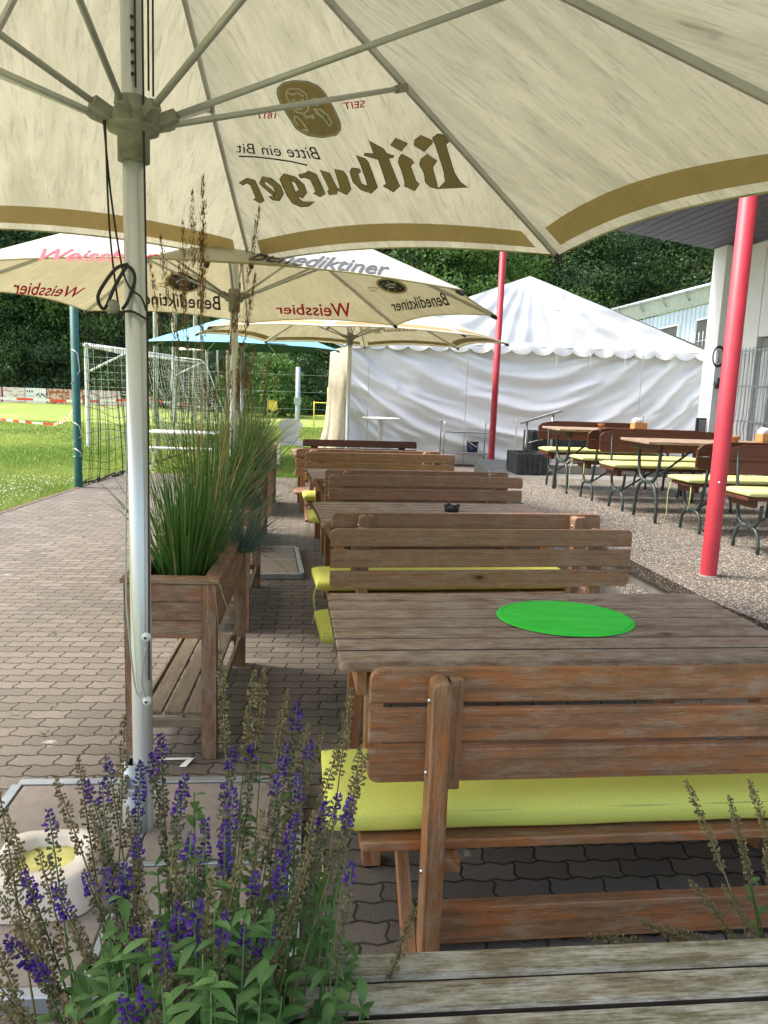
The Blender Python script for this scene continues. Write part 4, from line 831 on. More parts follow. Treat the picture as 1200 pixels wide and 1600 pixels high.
for gi, (y0, y1) in enumerate(((-1.9, -.5), (-4.6, -1.95), (-7.4, -4.65))):
    b = MB(); nb = int((y1-y0)/.105)
    for k in range(nb+1):
        yy = y0+k*(y1-y0)/nb; b.tube([(.17, yy, -.1), (.17, yy, .7), (.15, yy+.008, .9), (.17, yy, 1.1), (.17, yy, 2.62 if gi else 2.18)], .008, 6)
    for z in (.05, .98, 1.55, 2.12): b.box(.155, .18, y0, y1, z, z+.02, .003)
    if gi: b.box(.155, .18, y0, y1, 2.44, 2.46, .003)
    b.build('window_grille', M['galv'], bx)
b = MB(); b.box(.145, .185, -.50, -.46, -.3, 2.2); b.box(.2, .3, -1.7, -1.45, -.3, 2.15); b.build('door_post', M['winwhite'], bx)
b = MB()
random.seed(11)
for k in range(9):
    pts = [(.13, -.45-k*.16+random.uniform(-.03, .03), 2.15-i*.2+random.uniform(-.04, .04)) for i in range(11)]; b.tube(pts, .0025, 4)
b.build('light_string', M['wire'], bx)
b = MB(); b.lathe([(0, -.09), (.045, -.09), (.045, .09), (0, .09)], (.02, -.53, 1.60), n=18); b.box(.0, .05, -.50, -.425, 1.57, 1.63); b.build('wall_lamp', M['steel'], bx)
b = MB(); pts = [(.26, -.432, 3.9), (.25, -.44, 3.2), (.18, -.44, 2.75), (.17, -.45, 2.3)]; b.tube(pts, .009, 6); b.build('cable', M['black'], bx)
t = thing('cable_reel', 'black coiled cable hanging at the clubhouse corner above the bars', 'cable reel', (5.60, 13.43, 2.35)); b = MB()
for k in range(8): b.tube([((.09+.012*k/8)*math.cos(a), -.02-.006*(k % 4), (.15+.004*k)*math.sin(a)) for a in [i*math.pi/10+k for i in range(20)]], .008, 6, closed=True)
b.build('coil', M['black'], t); b = MB(); b.box(-.02, .02, -.05, .0, -.1, .1); b.build('hook', M['galv'], t)
# soffit rising outwards, boards run along the building
b = MB(); i0 = Vector((5.56, 13.95, 4.19)); ob_ = Vector((1.30, 13.35, 4.70)); ax = Vector((.10, -.995, 0)); nb = 27; BL_ = 13
for k in range(nb):
    p = i0.lerp(ob_, k/nb-.06); q = i0.lerp(ob_, (k+.90)/nb-.06); b.add([p, q, q+ax*BL_, p+ax*BL_, p+Vector((0, 0, .02)), q+Vector((0, 0, .02)), q+ax*BL_+Vector((0, 0, .02)), p+ax*BL_+Vector((0, 0, .02))], [[0, 1, 2, 3], [0, 4, 5, 1], [1, 5, 6, 2], [0, 3, 7, 4], [3, 2, 6, 7]], lambda p: (p[0], p[1]))
p = i0.lerp(ob_, -.1); q = i0.lerp(ob_, 1.02); u_ = Vector((0, 0, .03)); v_ = Vector((0, 0, .25)); b.add([p+u_, q+u_, q+ax*BL_+u_, p+ax*BL_+u_, p+v_, q+v_, q+ax*BL_+v_, p+ax*BL_+v_], [[0, 1, 2, 3], [4, 7, 6, 5], [0, 4, 5, 1], [1, 5, 6, 2], [3, 2, 6, 7]], None, 1)
o = b.build('roof_overhang', [M['soffit'], M['black']], None); o.parent = bx; o.matrix_parent_inverse = Matrix.LocRotScale(Vector(bx.location), bx.rotation_euler, None).inverted()
# far service building with blue cladding and gutter
g = thing('storage_building', 'pale blue clad building with barred windows and a gutter behind the marquee', 'building', (8.3, 29.2, 0), .0)
P0 = aty(930, 495, 31)-g.location; P1 = aty(1125, 445, 27.5)-g.location; dv = (P1-P0).normalized(); hv = Vector((dv.x, dv.y, 0)).normalized(); Lb = (P1-P0).length+3; th_ = math.atan2(hv.y, hv.x)
b = MB(); nn = int(Lb/.16)
for k in range(nn):
    p = P0+dv*(k*.16); a_ = hv; o_ = Vector((hv.y, -hv.x, 0))
    z0 = .0; q = p-Vector((0, 0, .55))
    prof = [(0, 0), (.03, .03), (.10, .03), (.13, 0), (.16, 0)]
    for (s0, d0), (s1, d1) in zip(prof, prof[1:]):
        A_ = q+a_*s0+o_*d0; B_ = q+a_*s1+o_*d1; b.add([(A_.x, A_.y, z0), (B_.x, B_.y, z0), B_, A_], [[0, 1, 2, 3]])
b.build('clad_wall', M['clad'], g)
b = MB(); o_ = Vector((hv.y, -hv.x, 0)); p, q = P0-Vector((0, 0, .03)), P0+dv*Lb-Vector((0, 0, .03)); b.add([p+o_*.45, q+o_*.45, q-o_*8+Vector((0, 0, .8)), p-o_*8+Vector((0, 0, .8)), p-Vector((0, 0, .5)), q-Vector((0, 0, .5))], [[0, 1, 2, 3], [0, 4, 5, 1]]); b.build('roof', plain('pale_roof_fascia', (.5, .53, .57), .6), g)
b = MB(); b.tube([p+o_*.50, q+o_*.50], .07, 10)
for k in range(9): c_ = p.lerp(q, (k+.5)/9)+o_*.5; b.tube([c_+Vector((0, 0, .05)), c_+o_*.1, c_-Vector((0, 0, .12)), c_-o_*.12-Vector((0, 0, .22)), c_-o_*.3-Vector((0, 0, .3))], .025, 6)
b.build('gutter', M['galv'], g)
for k, (s0, s1) in enumerate(((.30, .45), (.53, .75))):
    a0 = P0.lerp(P0+dv*Lb, s0); a1 = P0.lerp(P0+dv*Lb, s1); b = MB(); zt2 = -1.05
    v4 = [a0+o_*.05+Vector((0, 0, zt2)), a1+o_*.05+Vector((0, 0, zt2)), a1+o_*.05+Vector((0, 0, zt2-1.4)), a0+o_*.05+Vector((0, 0, zt2-1.4))]; b.add(v4, [[0, 1, 2, 3]]); w = b.build('window', M['glass'], g); b = MB()
    for i in range(4): b.beam(v4[i], v4[(i+1) % 4], .08, .06)
    b.build('frame', M['winwhite'], w); b = MB(); m_ = 12
    for i in range(m_): q_ = v4[0].lerp(v4[1], (i+.5)/m_)+o_*.12-Vector((0, 0, .45)); b.tube([q_, q_-Vector((0, 0, .95))], .016, 5)
    b.beam(v4[0].lerp(v4[3], .55)+o_*.12, v4[1].lerp(v4[2], .55)+o_*.12, .03, .02); b.build('window_bars', M['galv'], w)
# ------------------------------------------------------------------ marquee
TX0, TX1, TYF = -.86, 7.0, 17.0
mq = thing('marquee', 'white party marquee with a scalloped eave and creased cloth walls', 'tent', (TX0, TYF, 0), .03)
TW = TX1-TX0; PK = 3.88; EV = 2.62; PZ = 4.16
def fold(u, z, s=0):
    # swags hanging between the two upper corners, finer creases radiate from them
    x = 2*u-1; g = z-2.3*abs(x)**1.6*(1.1 if x > 0 else .9)+.28*noise.noise(Vector((u*3.2, z*.7, s))); w = .075*math.sin(g*9.5+2.2*noise.noise(Vector((u*5, z*2.0, s+4))))+.030*math.sin(g*21+3*noise.noise(Vector((u*7, z*3, s+9))))
    return w*(.35+.9*abs(noise.noise(Vector((u*2.5, z*1.1, s+2))))+.35)+.03*noise.noise(Vector((u*6, z*1.2, 5)))+.012*noise.noise(Vector((u*24, z*3, 7)))
b = MB(); NX, NZ = 260, 90
vs = [(i/NX*TW, -.0+fold(i/NX, j/NZ*(EV-.03))*min(1, .25+j/NZ*0+4*min(j/NZ, 1-j/NZ)+.2), j/NZ*(EV-.03)) for j in range(NZ+1) for i in range(NX+1)]
b.add(vs, [[j*(NX+1)+i, j*(NX+1)+i+1, (j+1)*(NX+1)+i+1, (j+1)*(NX+1)+i] for j in range(NZ) for i in range(NX)], None, 0, True); b.build('front_wall', M['tent'], mq)
b = MB(); NX, NZ = 160, 60; vs = []
for j in range(NZ+1):
    for i in range(NX+1):
        u = i/NX; x = u*TW; pk = PK/TW; top = EV-.02+(PZ-EV)*(1-abs((x-PK)/(PK if x < PK else TW-PK)))**.97; f = j/NZ; z = EV-.02+(top-EV+.02)*f
        ang = math.atan2(x-PK, max(.05, PZ-z+.25)); y = -.10+.30*f*(PZ-EV)/1.0*(top-EV)/(PZ-EV)+.018*math.sin(ang*26+noise.noise(Vector((u*6, z, 3)))*3)*min(1, (PZ-z)*1.3)+.022*noise.noise(Vector((x*1.7, z*3.0, 9)))
        vs.append((x, y, z))
b.add(vs, [[j*(NX+1)+i, j*(NX+1)+i+1, (j+1)*(NX+1)+i+1, (j+1)*(NX+1)+i] for j in range(NZ) for i in range(NX)], None, 0, True); b.build('gable', M['tent'], mq)
b = MB(); n = 18; N = n*12; vs = []
for i in range(N+1):
    x = i/N*(TW+.2)-.1; sc = .095*abs(math.sin(math.pi*i/12))**.7; y = -.13+.02*math.sin(i*.35)+.012*noise.noise(Vector((x*3, 0, 0)))
    vs += [(x, y+.05, EV+.06), (x, y, EV-.05), (x, y-.012*math.sin(i*.55), EV-.10-sc)]
b.add(vs, [[3*i, 3*i+3, 3*i+4, 3*i+1] for i in range(N)]+[[3*i+1, 3*i+4, 3*i+5, 3*i+2] for i in range(N)], None, 0, True); b.build('scalloped_valance', M['tent'], mq); hm = MB(); hm.tube([Vector(vs[3*i+2]) for i in range(N+1)], .008, 5); hm.build('valance_hem', M['tentdirty'], mq)
b = MB(); DP = 12; e0 = Vector((-.1, -.12, EV)); pkv = Vector((PK, .42, PZ)); e1 = Vector((TW+.1, -.12, EV)); dd = Vector((0, DP, 0)); b.add([e0, e0+dd, pkv+dd, pkv, e1, e1+dd], [[0, 3, 2, 1], [3, 4, 5, 2]]); b.build('roof', M['tent'], mq)
b = MB(); vs = []
NS = 120
for j in range(13):
    for i in range(NS+1):
        f = i/NS; z = (1-j/12)*(2.42); fl = .05*(j/12)+.03*(max(0, j-9)); x = -.03-.42*f-.03-(.06+fl)*math.sin(f*92)*(.5+.5*f)-(.12*(j/12)**2 if f > .8 else 0); vs.append((x, .15+f*2.1, max(.06, z+.05)))
b.add(vs, [[j*(NS+1)+i, j*(NS+1)+i+1, (j+1)*(NS+1)+i+1, (j+1)*(NS+1)+i] for j in range(12) for i in range(NS)], None, 0, True); b.build('side_curtain', M['tentdirty'], mq)
b = MB(); b.box(TW-.02, TW, .2, DP, 0, EV); b.box(0, TW, DP-.02, DP, 0, EV); b.build('rear_wall', M['tent'], mq)
for x in (-.03, TW+.02): b = MB(); b.tube([(x, .06, 0), (x, .06, EV)], .035, 10); b.build('tent_pole', M['alu'], mq)
b = MB()
for k in range(9): yy = .3+k*.22; b.tube([(-.15, yy, 2.47), (-.5, yy+.1, 2.60+.02*k)], .02, 6)
b.tube([(-.1, .3, 2.5), (-.52, 2.2, 2.7)], .02, 6); b.build('eave_frame', M['alu'], mq)
for cx, cz in ((.62*TW-2.2, 3.1), (.62*TW-.55, 3.1)):
    b = MB(); w_, h_ = .62, .62
    for (x0, z0), (x1, z1) in (((0, 0), (w_, 0)), ((w_, 0), (w_, h_)), ((w_, h_), (0, h_)), ((0, h_), (0, 0))): b.beam((cx-w_/2+x0, -.135+.3*(cz+z0-EV)*.9, cz-h_/2+z0), (cx-w_/2+x1, -.135+.3*(cz+z1-EV)*.9, cz-h_/2+z1), .022, .012)
    b.build('window_flap', M['seam'], mq)
for x in (.42, 2.55, 6.35): b = MB(); b.beam((x, -.16, .05), (x, -.16, EV-.1), .018, .006); b.build('wall_seam', M['seam'], mq)
for k in range(3): x = 3.15+k*.75+1.3; b = MB(); b.beam((x, -.17, EV-.12), (x+.02, -.17, EV-.42), .02, .004); b.build('tie_strap', M['tent'], mq)
# ------------------------------------------------------------------ things before the marquee
t = thing('bar_table', 'white round standing table right before the marquee wall', 'table', (-.14, 16.3, 0)); b = MB(); b.lathe([(0, .96), (.40, .96), (.41, .975), (.40, .99), (0, .99)], n=32); b.build('tabletop', M['white'], t); b = MB(); b.lathe([(.055, .0), (.055, .96)], n=16); b.lathe([(.3, 0), (.3, .02), (.05, .05)], n=24); b.build('column', M['white'], t)
t = thing('serving_trolley', 'steel two tier trolley between the benches and the marquee', 'trolley', (1.22, 16.4, 0), .08); Wt, Dt = .98, .5; b = MB()
for y_ in (0, Dt):
    pass
for x in (0, Wt):
    b.tube([(x, 0, .0), (x, 0, .90), (x, .03, .95), (x, Dt-.03, .95), (x, Dt, .90), (x, Dt, 0)], .014, 8)
b.build('frame', M['chrome'], t)
for z in (.28, .72): b = MB(); b.box(.02, Wt-.02, .02, Dt-.02, z, z+.03, .004); b.build('shelf', M['chrome'], t)
t = thing('bucket', 'navy enamel bucket with a white rim on the trolley', 'bucket', (1.86, 16.65, .312), .1); b = MB(); b.lathe([(0, .002), (.11, .0), (.135, .23)], n=24); b.build('body', M['enamel'], t); b = MB(); b.lathe([(.135, .23), (.145, .238), (.145, .25), (.132, .25), (.128, .235)], n=24); b.build('rim', M['white'], t); b = MB(); b.tube([(-.14, 0, .23), (-.08, -.14, .20), (.05, -.16, .12), (.14, 0, .23)], .006, 6); b.build('handle', M['white'], t)
b = MB(); b.tube([(0, 0, 0), (.035, 0, 1.25)], .009, 6); b.lathe([(0, 0), (.05, 0), (.03, .03), (0, .03)], n=10); tag(b.build('metal_rod', M['aludark'], None, (1.84, 11.2, .0)), 'thin upright metal rod between the red post and the handrail', 'rod')
def palisade(x0, x1, y0, y1, z0, z1, label):
    t = thing('palisade_planter', label, 'planter', (x0, y0, z0), .1, 'dark grooved concrete blocks by the steps'); b = MB(); n = int((x1-x0)/.075); m = int((y1-y0)/.075); h = z1-z0
    for i in range(n): b.box(i*.075, i*.075+.068, 0, .06, 0, h+.006*(i % 3), .012); b.box(i*.075, i*.075+.068, m*.075-.06, m*.075, 0, h, .012)
    for j in range(1, m-1): b.box(0, .06, j*.075, j*.075+.068, 0, h+.005*(j % 2), .012); b.box(n*.075-.067, n*.075-.007, j*.075, j*.075+.068, 0, h, .012)
    b.build('blocks', M['palisade'], t); b = MB(); b.box(.055, n*.075-.06, .055, m*.075-.055, 0, h-.03, .01); b.build('soil', M['soil'], t)
b = MB(); b.box(1.5, 3.8, 10.32, 13.0, -.05, .488, .01); b.box(2.35, 4.6, 11.1, 12.7, .49, .62, .01); b.box(2.75, 4.6, 11.3, 12.7, .622, .74, .01); b.build('steps', M['concrete'], kind='structure')
palisade(1.84, 2.36, 10.75, 11.4, .49, .79, 'smaller dark grooved block planter in front of the handrail'); palisade(2.40, 4.0, 12.75, 13.3, .30, 1.0, 'long dark grooved block planter behind the handrail steps')
t = thing('handrail', 'sloping steel handrail beside the steps in front of the marquee', 'handrail', (1.95, 11.2, .5)); b = MB(); b.beam((-.02, 0, .69), (.64, .35, .88), .035, .03); b.build('rail', M['aludark'], t)
for x, y_, h in ((.08, .05, .71), (.50, .28, .83)): b = MB(); b.tube([(x, y_, 0), (x, y_, h)], .018, 10); b.build('rail_post', M['chrome'], t)
b = MB(); b.tube([(.08, .05, .40), (.9, .5, .58)], .005, 5); b.tube([(.08, .05, .12), (.9, .5, .3)], .005, 5); b.build('wire', M['chrome'], t)
t = thing('menu_board', 'narrow black board leaning at the clubhouse corner', 'board', (5.42, 13.55, .48), .2); b = MB(); b.box(-.02, .02, 0, .03, 0, .82); b.box(.24, .28, 0, .03, 0, .82); b.box(.022, .238, 0, .03, .78, .82); b.build('frame', M['black'], t); b = MB(); b.box(.022, .238, .008, .02, .05, .778); b.build('panel', M['blind'], t)
# plastic chair
t = thing('plastic_chair', 'white stackable plastic armchair on the grass beyond the planters', 'chair', (-1.98, 15.9, -.02), .15); b = MB(); n = 12
vs = []
for j in range(9):
    for i in range(n+1):
        a = R(-100+200*i/n); rx_, ry_ = .25, .24; z = .42+.5*j/8*(.55+.45*math.cos(a*.75)); vs.append((rx_*math.sin(a), .05+ry_*math.cos(a)*(1+.12*j/8), z))
fs = [[j*(n+1)+i, j*(n+1)+i+1, (j+1)*(n+1)+i+1, (j+1)*(n+1)+i] for j in range(8) for i in range(n) if not (1 <= j <= 5 and i in (1, 2, 9, 10))]
b.add(vs, fs, None, 0, True); b.build('backrest', M['white'], t); b = MB(); b.prism(rrect(.5, .46, .08), Matrix.Translation((-.25, -.2, .40)), .03); b.build('seat', M['white'], t)
for x, y_ in ((-.23, -.18), (.23, -.18), (-.22, .24), (.22, .24)): b = MB(); b.beam((x*1.08, y_*1.1, 0), (x, y_, .41), .05, .035); b.build('leg', M['white'], t)
t = thing('picnic_table', 'low white slatted table on the lawn behind the grasses', 'table', (-4.35, 13.9, -.02), .1); b = MB()
for k in range(6): b.box(0, 1.25, k*.11, k*.11+.095, .68, .705)
b.build('tabletop', M['white'], t)
for x in (.1, 1.1): b = MB(); b.beam((x, .05, 0), (x, .45, .67), .05, .04); b.beam((x+.055, .6, 0), (x+.055, .2, .67), .05, .04); b.build('leg', M['oldpole'], t)
b = MB(); b.box(.0, 1.25, -.3, -.08, .42, .445); b.box(.12, .16, -.25, .0, .36, .415); b.build('bench_board', M['white'], t)
# lamp pipe, yellow frame, yellow marker
t = thing('pipe_post', 'grey steel pipe post standing on the lawn left of the marquee', 'post', (-3.95, 34, -.03)); b = MB(); b.lathe([(.11, 0), (.11, 2.35), (0, 2.36)], n=14); b.build('pipe', M['galv'], t); b = MB(); b.box(-.15, .15, -.16, -.05, .75, 1.05); b.build('junction_box', M['galv'], t)
t = thing('frame_rack', 'thin yellow and rusty pipe frame on the lawn beside the marquee', 'frame', (-2.75, 30, -.03)); b = MB()
for x in (-.1, .42, .9): b.tube([(x, 0, 0), (x, 0, 1.0 if x < .2 else 1.55)], .025, 6, 0)
for z in (.45, .95): b.tube([(-.1, 0, z), (.9, 0, z)], .02, 6)
b.tube([(.42, 0, 1.5), (.9, 0, 1.5)], .02, 6); b.build('pipes', M['yellow'], t)
t = thing('marker_flag', 'small yellow object sticking up behind the feathery grasses', 'marker', (-3.1, 20, -.03)); b = MB(); b.tube([(0, 0, 0), (0, 0, 1.25)], .012, 6); b.build('stick', M['stalk'], t); b = MB()
b.add([(.0, 0, 1.22), (.24, .02, 1.2), (.26, .0, .98), (.14, -.04, .93), (0, 0, 1.0)], [[0, 1, 2, 3, 4]]); b.add([(.0, .01, 1.22), (.24, .03, 1.2), (.26, .01, .98), (.14, -.03, .93), (0, .01, 1.0)], [[4, 3, 2, 1, 0]]); b.build('flag', M['yellow'], t)
# ------------------------------------------------------------------ goal, ball net, tape, boards
t = thing('net_post', 'dark green steel post holding the ball net at the edge of the paving', 'post', (-4.56, 11.35, -.04)); b = MB(); b.lathe([(.058, 0), (.058, 3.2), (0, 3.2)], n=18); b.build('shaft', M['greenpost'], t)
random.seed(5)
for pl_ in range(2):
    for (z0, z1) in ((2.05, 1.65), (1.0, .8), (.62, .6)): b = MB(); b.tube([(-.03+.02*pl_, -.06, z0), (.06, -.07, z0-.05), (.075, -.03, (z0+z1)/2-.1), (-.05, -.06, z1-.1)], .006, 5); b.build('rope_tie', M['netw'], t)
def netline(b, p, q, sag, r, n=8, m=0): 
    pts = [Vector(p).lerp(Vector(q), i/n)-Vector((0, 0, sag*4*(i/n)*(1-i/n))) for i in range(n+1)]; b.tube(pts, r, 3, m, cap=False)
t = thing('ball_net', 'black ball stop net hanging behind the green post along the paving', 'net', (-4.56, 11.4, 0)); b = MB(); LN = 14.0; dirn = Vector((.02, 1, 0)).normalized()
for k in range(int(LN/.105)):
    s_ = k*.105; wob = .05*math.sin(k*.6)+.04*math.sin(k*1.7); pts = []
    for i in range(14): z = 3.4*(1-i/13)+.01; pts.append(dirn*s_+Vector((.12*math.sin(s_*.8+z)*(1-z/3.6)+wob*(1-z/3.4), 0, z)))
    b.tube(pts, .0042, 3, cap=False)
for i in range(22):
    z0 = .04+i*.125-(.35 if i > 14 else 0)*0
    if z0 > 1.9: continue
    pts = []
    for k in range(60): s_ = k/59*LN; pts.append(dirn*s_+Vector((.12*math.sin(s_*.8+z0)*(1-z0/3.6), 0, z0+.32*math.exp(-s_/1.6)*(z0/1.2)+.05*math.sin(s_*3+i))))
    b.tube(pts, .0042, 3, cap=False)
b.build('mesh', M['netb'], t); b = MB()
for k in range(70): s_ = k/69*LN; a = random.uniform(0, 6.28); b.tube([dirn*s_+Vector((.05*random.uniform(-1, 1), .0, .02)), dirn*(s_+.3)+Vector((.06*random.uniform(-1, 1), 0, random.uniform(.02, .07)))], .014, 4)
b.build('bottom_bundle', M['netb'], t)
b = MB(); b.tube([(0, 0, 3.38), dirn*LN+Vector((0, 0, 3.38))], .008, 5); b.build('top_rope', M['netw'], t)
t = thing('football_goal', 'white football goal with netting behind the green post', 'goal', (-7.05, 18.2, -.03), .0); b = MB()
GL = 7.3; b.lathe([(.05, 0), (.05, 2.36)], n=14); b.lathe([(.05, 0), (.05, 2.36)], (0, GL, 0), n=14); b.tube([(0, -.05, 2.36), (0, GL+.05, 2.36)], .06, 12); b.build('goal_frame', M['white'], t)
b = MB()
for y_ in (0, GL): b.tube([(0, y_, 2.36), (.9, y_, 2.3), (1.1, y_, 2.1), (1.9, y_, .0)], .02, 7); b.tube([(.02, y_, 1.75), (1.0, y_, 2.25)], .028, 7)
b.tube([(1.0, 0, 2.2), (1.0, GL, 2.2)], .018, 6); b.build('net_support', M['white'], t)
b = MB()
for k in range(44):
    y_ = k*GL/43; b.tube([(.0, y_, 2.34), (.5, y_, 2.24+.03*math.sin(k)), (1.0, y_, 2.2), (1.15+.05*math.sin(k*.9), y_, 1.4), (1.5+.06*math.sin(k*.7), y_, .7), (1.9, y_, .02)], .006, 3, cap=False)
for (x, z) in [(.25, 2.28), (.5, 2.24), (.75, 2.21)]+[(1.02+.09*i*.9, 2.05-i*.17) for i in range(12)]: b.tube([(x+.03*math.sin(i), y_, z+.03*math.sin(i*1.3)) for i, y_ in enumerate([k*GL/24 for k in range(25)])], .006, 3, cap=False)
for y_ in (0, GL):
    for i in range(12): z = 2.1-i*.17; b.tube([(0, y_, z), (1.02+.08*i, y_, z)], .006, 3, cap=False)
    for i in range(1, 8): b.tube([(i*.16, y_, 2.3), (i*.16+.05, y_, 0)], .006, 3, cap=False)
b.build('goal_net', M['netw'], t)
def tape(pts, label, wd=.075, seg=.30):
    b = MB(); P = [Vector(p) for p in pts]; out = []
    for a, c in zip(P, P[1:]):
        n = max(1, int((c-a).length/seg)); out += [a.lerp(c, i/n) for i in range(n)]
    out.append(P[-1])
    for i in range(len(out)-1): w0 = Vector((.02*math.sin(i*.9), 0, wd)); w1 = Vector((.02*math.sin(i*.9+.9), 0, wd)); b.add([out[i], out[i+1], out[i+1]+w1, out[i]+w0], [[0, 1, 2, 3]], None, i % 2)
    tag(b.build('barrier_tape', [M['tapew'], M['taper']], None), label, 'tape', 'red and white barrier tapes over the field')
tape([atz(-60, 640, .25), atz(0, 657, .12), atz(50, 662, .1), atz(84, 665, .08), aty(100, 660, 21), aty(112, 646, 19), (-4.62, 11.36, 1.08)], 'sagging red and white barrier tape tied to the green post', .07, .30)
def board(x0, x1, mats, label, z=.0):
    t = thing('perimeter_board', label, 'board', group='advertising boards at the far side of the field'); a = atz(x0, 624, 0); 
    Y0 = 44; pa = aty(x0, 623+.042*x0, Y0); pb = aty(x1, 623+.042*x1, Y0); pa.z = pb.z = -.03; h = .84; t.location = pa; d = pb-pa; t.rotation_euler = (0, 0, math.atan2(d.y, d.x)); L = d.length; b = MB(); b.box(0, L-.04, 0, .04, 0, h, .005, grain=0); b.build('panel', mats[0], t)
    return t, L, h
def rusty(): t = NT('rust_brown_print'); o = t.coord(); return t.fin(t.mix(t.rng(t.noise(o, 4, 5, .7), .45, .55), (.62, .50, .38), (.36, .09, .045)), .6)
def brick(): t = NT('faded_red_print'); o = t.coord(); return t.fin(t.mix(t.rng(t.noise(t.mapp(o, (1.2, 1, 9)), 1.5, 5, .7), .48, .58), (.78, .74, .72), (.55, .25, .20)), .6)
M['rusty'], M['brickp'] = rusty(), brick(); M['pinkb'] = plain('pink_board', (.70, .30, .52), .5)
t, L, h = board(-75, 3.5, [M['pinkb']], 'pink advertising board at the left edge of the field')
t, L, h = board(5, 40, [M['brickp']], 'pale board with faded red pictures, right of the pink one')
t, L, h = board(40, 73.5, [M['white']], 'white board with small black marks'); b = MB(); random.seed(2)
for k in range(3): b.box(.08+.14*k, .14+.14*k, -.012, -.004, .60, .72, .002)
for k in range(7): x = .62+.09*k; z = .42+.07*math.sin(k*2.3); b.box(x, x+.07, -.012, -.004, z, z+.1, .002)
for x0, x1, z in ((.08, .5, .40), (.08, .5, .22), (.6, .9, .15)): b.box(x0, x1, -.012, -.004, z, z+.012, .001)
b.build('print', M['black'], t)
t, L, h = board(74, 135, [M['rusty']], 'board with rust brown pictures partly behind the green post'); t, L, h = board(136, 240, [M['brickp']], 'pale printed board seen through the nets')
tape([aty(-60, 622.5, 41), aty(0, 624, 41), aty(130, 629, 41), aty(230, 626, 41), aty(330, 640, 41)], 'far straight barrier tape running along the advertising boards', .12, .8)
# weathered timber poles at the far side
random.seed(4)
for i, (x, y0, y1, Y, w) in enumerate([(272, 470, 640, 30, .22), (303, 480, 650, 30, .17), (322, 500, 640, 33, .15), (338, 500, 640, 34, .13), (354, 495, 640, 34, .17), (378, 520, 640, 33, .09), (243, 440, 640, 29, .20)]):
    p = aty(x, y1, Y); b = MB(); hh = 4.6+.4*(i % 3) if i in (0, 1, 6) else 3.9
    b.tube([(0, 0, 0), (.04, 0, hh*.5), (.03+.05*(i % 2), 0, hh)], [w/2, w*.47, w*.42], 9); tag(b.build('timber_pole', M['oldpole'], None, (p.x, p.y, -.05)), ['thick leaning weathered timber pole seen beside the blue parasol', 'weathered timber pole second from the goal', 'slim greenish timber pole third from the goal', 'slim timber pole right of the greenish one', 'pale broad timber pole beside the parasol pole', 'thinnest timber pole right of the second parasol pole', 'timber pole standing next to the silver parasol pole'][i], 'pole', 'weathered poles at the far side of the lawn')
t = thing('wire_fence', 'thin wire fence strung along the timber poles', 'fence', (-9, 31.5, -.03), .02); b = MB()
for z in (.6, 1.3, 2.0): b.tube([(0, 0, z), (9, 1.2, z)], .008, 4)
b.build('wires', M['galv'], t)
# ------------------------------------------------------------------ vegetation
def fast_quads(name, pts, mats, size, parent=None, loc=(0, 0, 0), **k):
    """leaf faces: pts = (p, outward dir, scale, shade)"""
    V = []; F = []; Rn = []; i = 0
    for p, d, sc, sh in pts:
        a = Vector((random.gauss(0, 1), random.gauss(0, 1), random.gauss(0, .6)))+d*.4; a.normalize(); u = a.orthogonal().normalized(); th = random.uniform(0, 6.28); w = a.cross(u); u2 = u*math.cos(th)+w*math.sin(th); w2 = a.cross(u2); s_ = size*sc
        V += [p-u2*s_, p-w2*s_*.45+a*s_*.12, p+u2*s_, p+w2*s_*.45+a*s_*.12]; F.append((i, i+1, i+2, i+3)); Rn.append(sh); i += 4
    me = bpy.data.meshes.new(name); me.from_pydata(V, [], F); me.materials.append(mats); at_ = me.attributes.new('rnd', 'FLOAT', 'FACE'); at_.data.foreach_set('value', Rn)
    o = bpy.data.objects.new(name, me); S.collection.objects.link(o); o.parent = parent; o.location = loc
    for kk, v in k.items(): o[kk] = v
    return o
def crown_pts(n, W_, Hc, z0, nc, seed):
    random.seed(seed); cl = []
    for i in range(nc):
        a = random.uniform(0, 6.28); f = random.random(); rr = W_*(.25+.75*math.sin(math.pi*min(1, .12+.85*f))**.7)*random.random()**.4*.85; cl.append((Vector((rr*math.cos(a), rr*math.sin(a), z0+f*Hc)), random.uniform(.55, 1.15)*W_*.36))
    out = []
    for i in range(n):
        c, r_ = random.choice(cl); d = Vector((random.gauss(0, 1), random.gauss(0, 1), random.gauss(0, .8))).normalized(); q = r_*random.random()**.28; p = c+Vector((d.x*q*1.15, d.y*q*1.15, d.z*q*.62)); out.append((p, d, random.uniform(.6, 1.3), min(1, max(0, .15+.75*random.random()**1.5))))
    return out
protos = []
for i in range(5):
    random.seed(30+i); t = thing('broadleaf_tree', 'tree', 'tree', (0, 0, 0), 0, 'trees of the wood behind the field'); Hh = [15, 13, 17, 11, 14][i]; Wc = [4.6, 4.2, 5.0, 4.6, 4.3][i]; b = MB(); pts = [(0, 0, 0), (.1, .1, Hh*.3), (.2, -.1, Hh*.6), (.1, 0, Hh*.9)]; b.tube(pts, [.28, .22, .15, .04], 9)
    for k in range(12): a = k*2.4; z = Hh*(.15+.06*k); l = Wc*.75*(1-.04*k); b.tube([(.1, 0, z), (l*.5*math.cos(a), l*.5*math.sin(a), z+l*.22), (l*math.cos(a), l*math.sin(a), z+l*.35)], [.09, .05, .015], 5)
    b.build('trunk', M['bark'], t); fast_quads('crown', crown_pts(30000, Wc, Hh*.86, Hh*.10, 110, 50+i), M['tree%d' % (i % 3)], .115, t); protos.append(t)
spots = []
random.seed(21)
def add_tree(x, y, k, sc, lb): spots.append((x, y, k, sc, lb))
